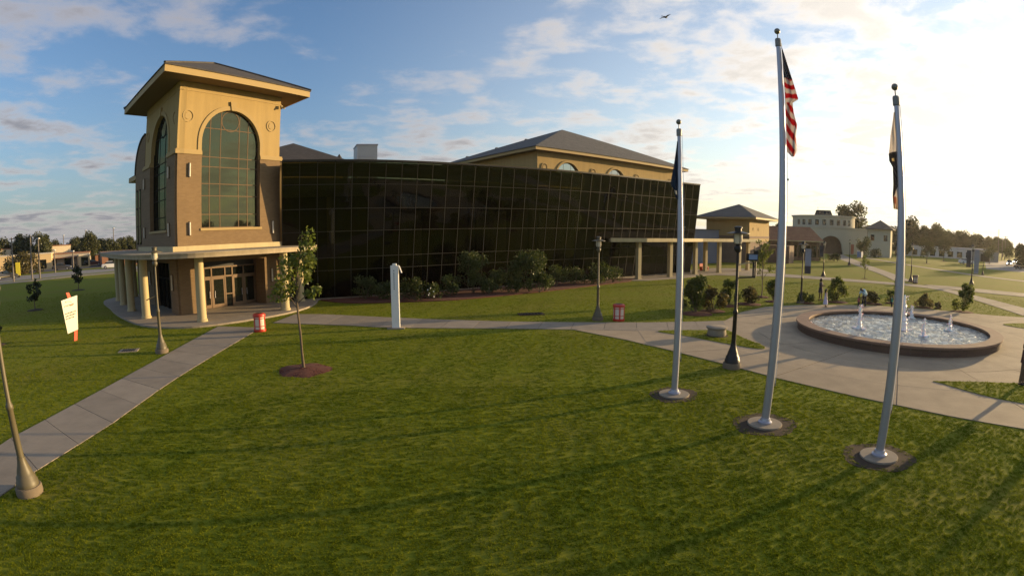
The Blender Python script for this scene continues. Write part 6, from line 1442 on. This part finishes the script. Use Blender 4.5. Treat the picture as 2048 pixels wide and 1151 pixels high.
# ------------------------------------------------------------------ grass blades on the lawns
def grass():
    r = np.random.default_rng(99)
    # one tuft
    vs = []; fs = []
    for k in range(9):
        a = r.random() * 6.28; q = .06 * math.sqrt(r.random()); b0 = np.array([q * math.cos(a), q * math.sin(a), -.005]); h = .020 + .022 * r.random(); t = r.random() * 6.28
        ln = .03 * r.random(); tip = b0 + np.array([ln * math.cos(t), ln * math.sin(t), h]); w_ = .006; o = len(vs)
        pd = np.array([-math.sin(t), math.cos(t), 0]) * w_
        vs += [tuple(b0 - pd), tuple(b0 + pd), tuple((b0 + tip) / 2 + pd * .8 + np.array([0, 0, .006])), tuple((b0 + tip) / 2 - pd * .8 + np.array([0, 0, .006])), tuple(tip)]
        fs += [(o, o + 1, o + 2, o + 3), (o + 3, o + 2, o + 4)]
    me = bpy.data.meshes.new('grass_tuft'); me.from_pydata(vs, [], fs); me.update()
    gm = bpy.data.materials.new('grass_blade'); gm.use_nodes = True; nt = gm.node_tree; L = nt.links.new; nt.nodes.remove(nt.nodes['Principled BSDF'])
    g = nd(nt, 'ShaderNodeNewGeometry'); at = nd(nt, 'ShaderNodeAttribute'); at.attribute_type = 'INSTANCER'; at.attribute_name = 'tone'
    mx = nd(nt, 'ShaderNodeMixRGB'); L(at.outputs['Fac'], mx.inputs[0]); mx.inputs[1].default_value = (.068, .108, .006, 1); mx.inputs[2].default_value = (.250, .270, .018, 1)
    d = nd(nt, 'ShaderNodeBsdfDiffuse'); t = nd(nt, 'ShaderNodeBsdfTranslucent'); L(mx.outputs[0], d.inputs[0]); L(mx.outputs[0], t.inputs[0]); ms = nd(nt, 'ShaderNodeMixShader'); ms.inputs[0].default_value = .4
    L(d.outputs[0], ms.inputs[1]); L(t.outputs[0], ms.inputs[2]); L(ms.outputs[0], nt.nodes['Material Output'].inputs[0]); me.materials.append(gm)
    tuft = bpy.data.objects.new('grass_tuft', me)
    pts = []
    for d0, d1, dens in ((5.0, 11, 230), (11, 17, 150), (17, 26, 80), (26, 40, 34), (40, 62, 14)):
        area = math.pi * (d1 * d1 - d0 * d0) * 124 / 360; n = int(area * dens)
        az = R(-62) + R(124) * r.random(n); d = np.sqrt(d0 * d0 + (d1 * d1 - d0 * d0) * r.random(n)); pts.append(np.stack([d * np.sin(az), d * np.cos(az)], 1))
    pts = np.concatenate(pts); keep = np.ones(len(pts), bool)
    jit = pts + r.normal(0, .05, pts.shape)          # the turf creeps a little over the paving edges
    for poly in PAVED: keep &= ~in_poly(jit, poly)
    z = np.zeros(len(pts))
    for poly in TURF:
        i = in_poly(pts, poly); keep |= i; z[i] = .05
    keep &= np.hypot(pts[:, 0] + 8.05, pts[:, 1] - 18.5) > 1.0
    pts, z = pts[keep], z[keep]
    def vnoise(p, sc, seed):
        q = np.random.default_rng(seed).random((64, 64)); x = p[:, 0] * sc; y = p[:, 1] * sc; xi = np.floor(x).astype(int); yi = np.floor(y).astype(int); fx = x - xi; fy = y - yi; fx = fx * fx * (3 - 2 * fx); fy = fy * fy * (3 - 2 * fy)
        g_ = lambda a, b: q[a % 64, b % 64]
        return (g_(xi, yi) * (1 - fx) + g_(xi + 1, yi) * fx) * (1 - fy) + (g_(xi, yi + 1) * (1 - fx) + g_(xi + 1, yi + 1) * fx) * fy
    st = np.sin((pts[:, 0] - .18 * pts[:, 1]) * 2 * math.pi / 1.9); tone = .26 * vnoise(pts, .22, 1) + .06 * vnoise(pts, 2.3, 2) + .38 * r.random(len(pts)) + .08 + .11 * np.tanh(3 * st)
    dry = vnoise(pts, .5, 5) * vnoise(pts, 1.9, 6); tone = np.clip(tone + .5 * np.clip(dry - .55, 0, 1), 0, 1)
    m = bpy.data.meshes.new('grass'); n = len(pts); m.vertices.add(n); m.vertices.foreach_set('co', np.stack([pts[:, 0], pts[:, 1], z], 1).ravel())
    a = m.attributes.new('tone', 'FLOAT', 'POINT'); a.data.foreach_set('value', tone.astype(np.float32)); m.update()
    o = link('grass', m); tag(o, 'short mown green grass covering the lawns', 'grass', kind='stuff')
    ng = bpy.data.node_groups.new('grass_scatter', 'GeometryNodeTree'); ng.interface.new_socket('Geometry', in_out='INPUT', socket_type='NodeSocketGeometry'); ng.interface.new_socket('Geometry', in_out='OUTPUT', socket_type='NodeSocketGeometry')
    gi = ng.nodes.new('NodeGroupInput'); go = ng.nodes.new('NodeGroupOutput'); mp = ng.nodes.new('GeometryNodeMeshToPoints'); ip = ng.nodes.new('GeometryNodeInstanceOnPoints'); oi = ng.nodes.new('GeometryNodeObjectInfo'); oi.inputs['Object'].default_value = tuft; oi.inputs['As Instance'].default_value = True
    rv = ng.nodes.new('FunctionNodeRandomValue'); rv.data_type = 'FLOAT_VECTOR'; rv.inputs[0].default_value = (-.12, -.12, 0); rv.inputs[1].default_value = (.12, .12, 6.28)
    rs = ng.nodes.new('FunctionNodeRandomValue'); rs.data_type = 'FLOAT'; rs.inputs[2].default_value = .75; rs.inputs[3].default_value = 1.35
    K = ng.links.new; K(gi.outputs[0], mp.inputs['Mesh']); K(mp.outputs[0], ip.inputs['Points']); K(oi.outputs['Geometry'], ip.inputs['Instance']); K(rv.outputs[0], ip.inputs['Rotation']); K(rs.outputs[1], ip.inputs['Scale']); K(ip.outputs[0], go.inputs[0])
    md = o.modifiers.new('scatter', 'NODES'); md.node_group = ng
    print('grass tufts', n)
grass()

# ------------------------------------------------------------------ evening haze
def haze():
    mb = MB(); x0, x1, y0, y1, z0, z1 = -330, 460, -60, 420, -1.0, 24.5
    mb.hexa([(x0, y0, z0), (x1, y0, z0), (x1, y1, z0), (x0, y1, z0), (x0, y0, z1), (x1, y0, z1), (x1, y1, z1), (x0, y1, z1)])
    m = bpy.data.materials.new('haze'); m.use_nodes = True; nt = m.node_tree; nt.nodes.clear(); out = nd(nt, 'ShaderNodeOutputMaterial'); v = nd(nt, 'ShaderNodeVolumePrincipled')
    v.inputs['Color'].default_value = (.95, .93, .90, 1); v.inputs['Density'].default_value = .00014; v.inputs['Anisotropy'].default_value = .55
    nt.links.new(v.outputs[0], out.inputs['Volume']); o = mb.build('haze', m); tag(o, 'thin warm evening haze over the whole park', 'haze', kind='stuff'); o.visible_shadow = True
HAZE_ON = True
if HAZE_ON: haze()
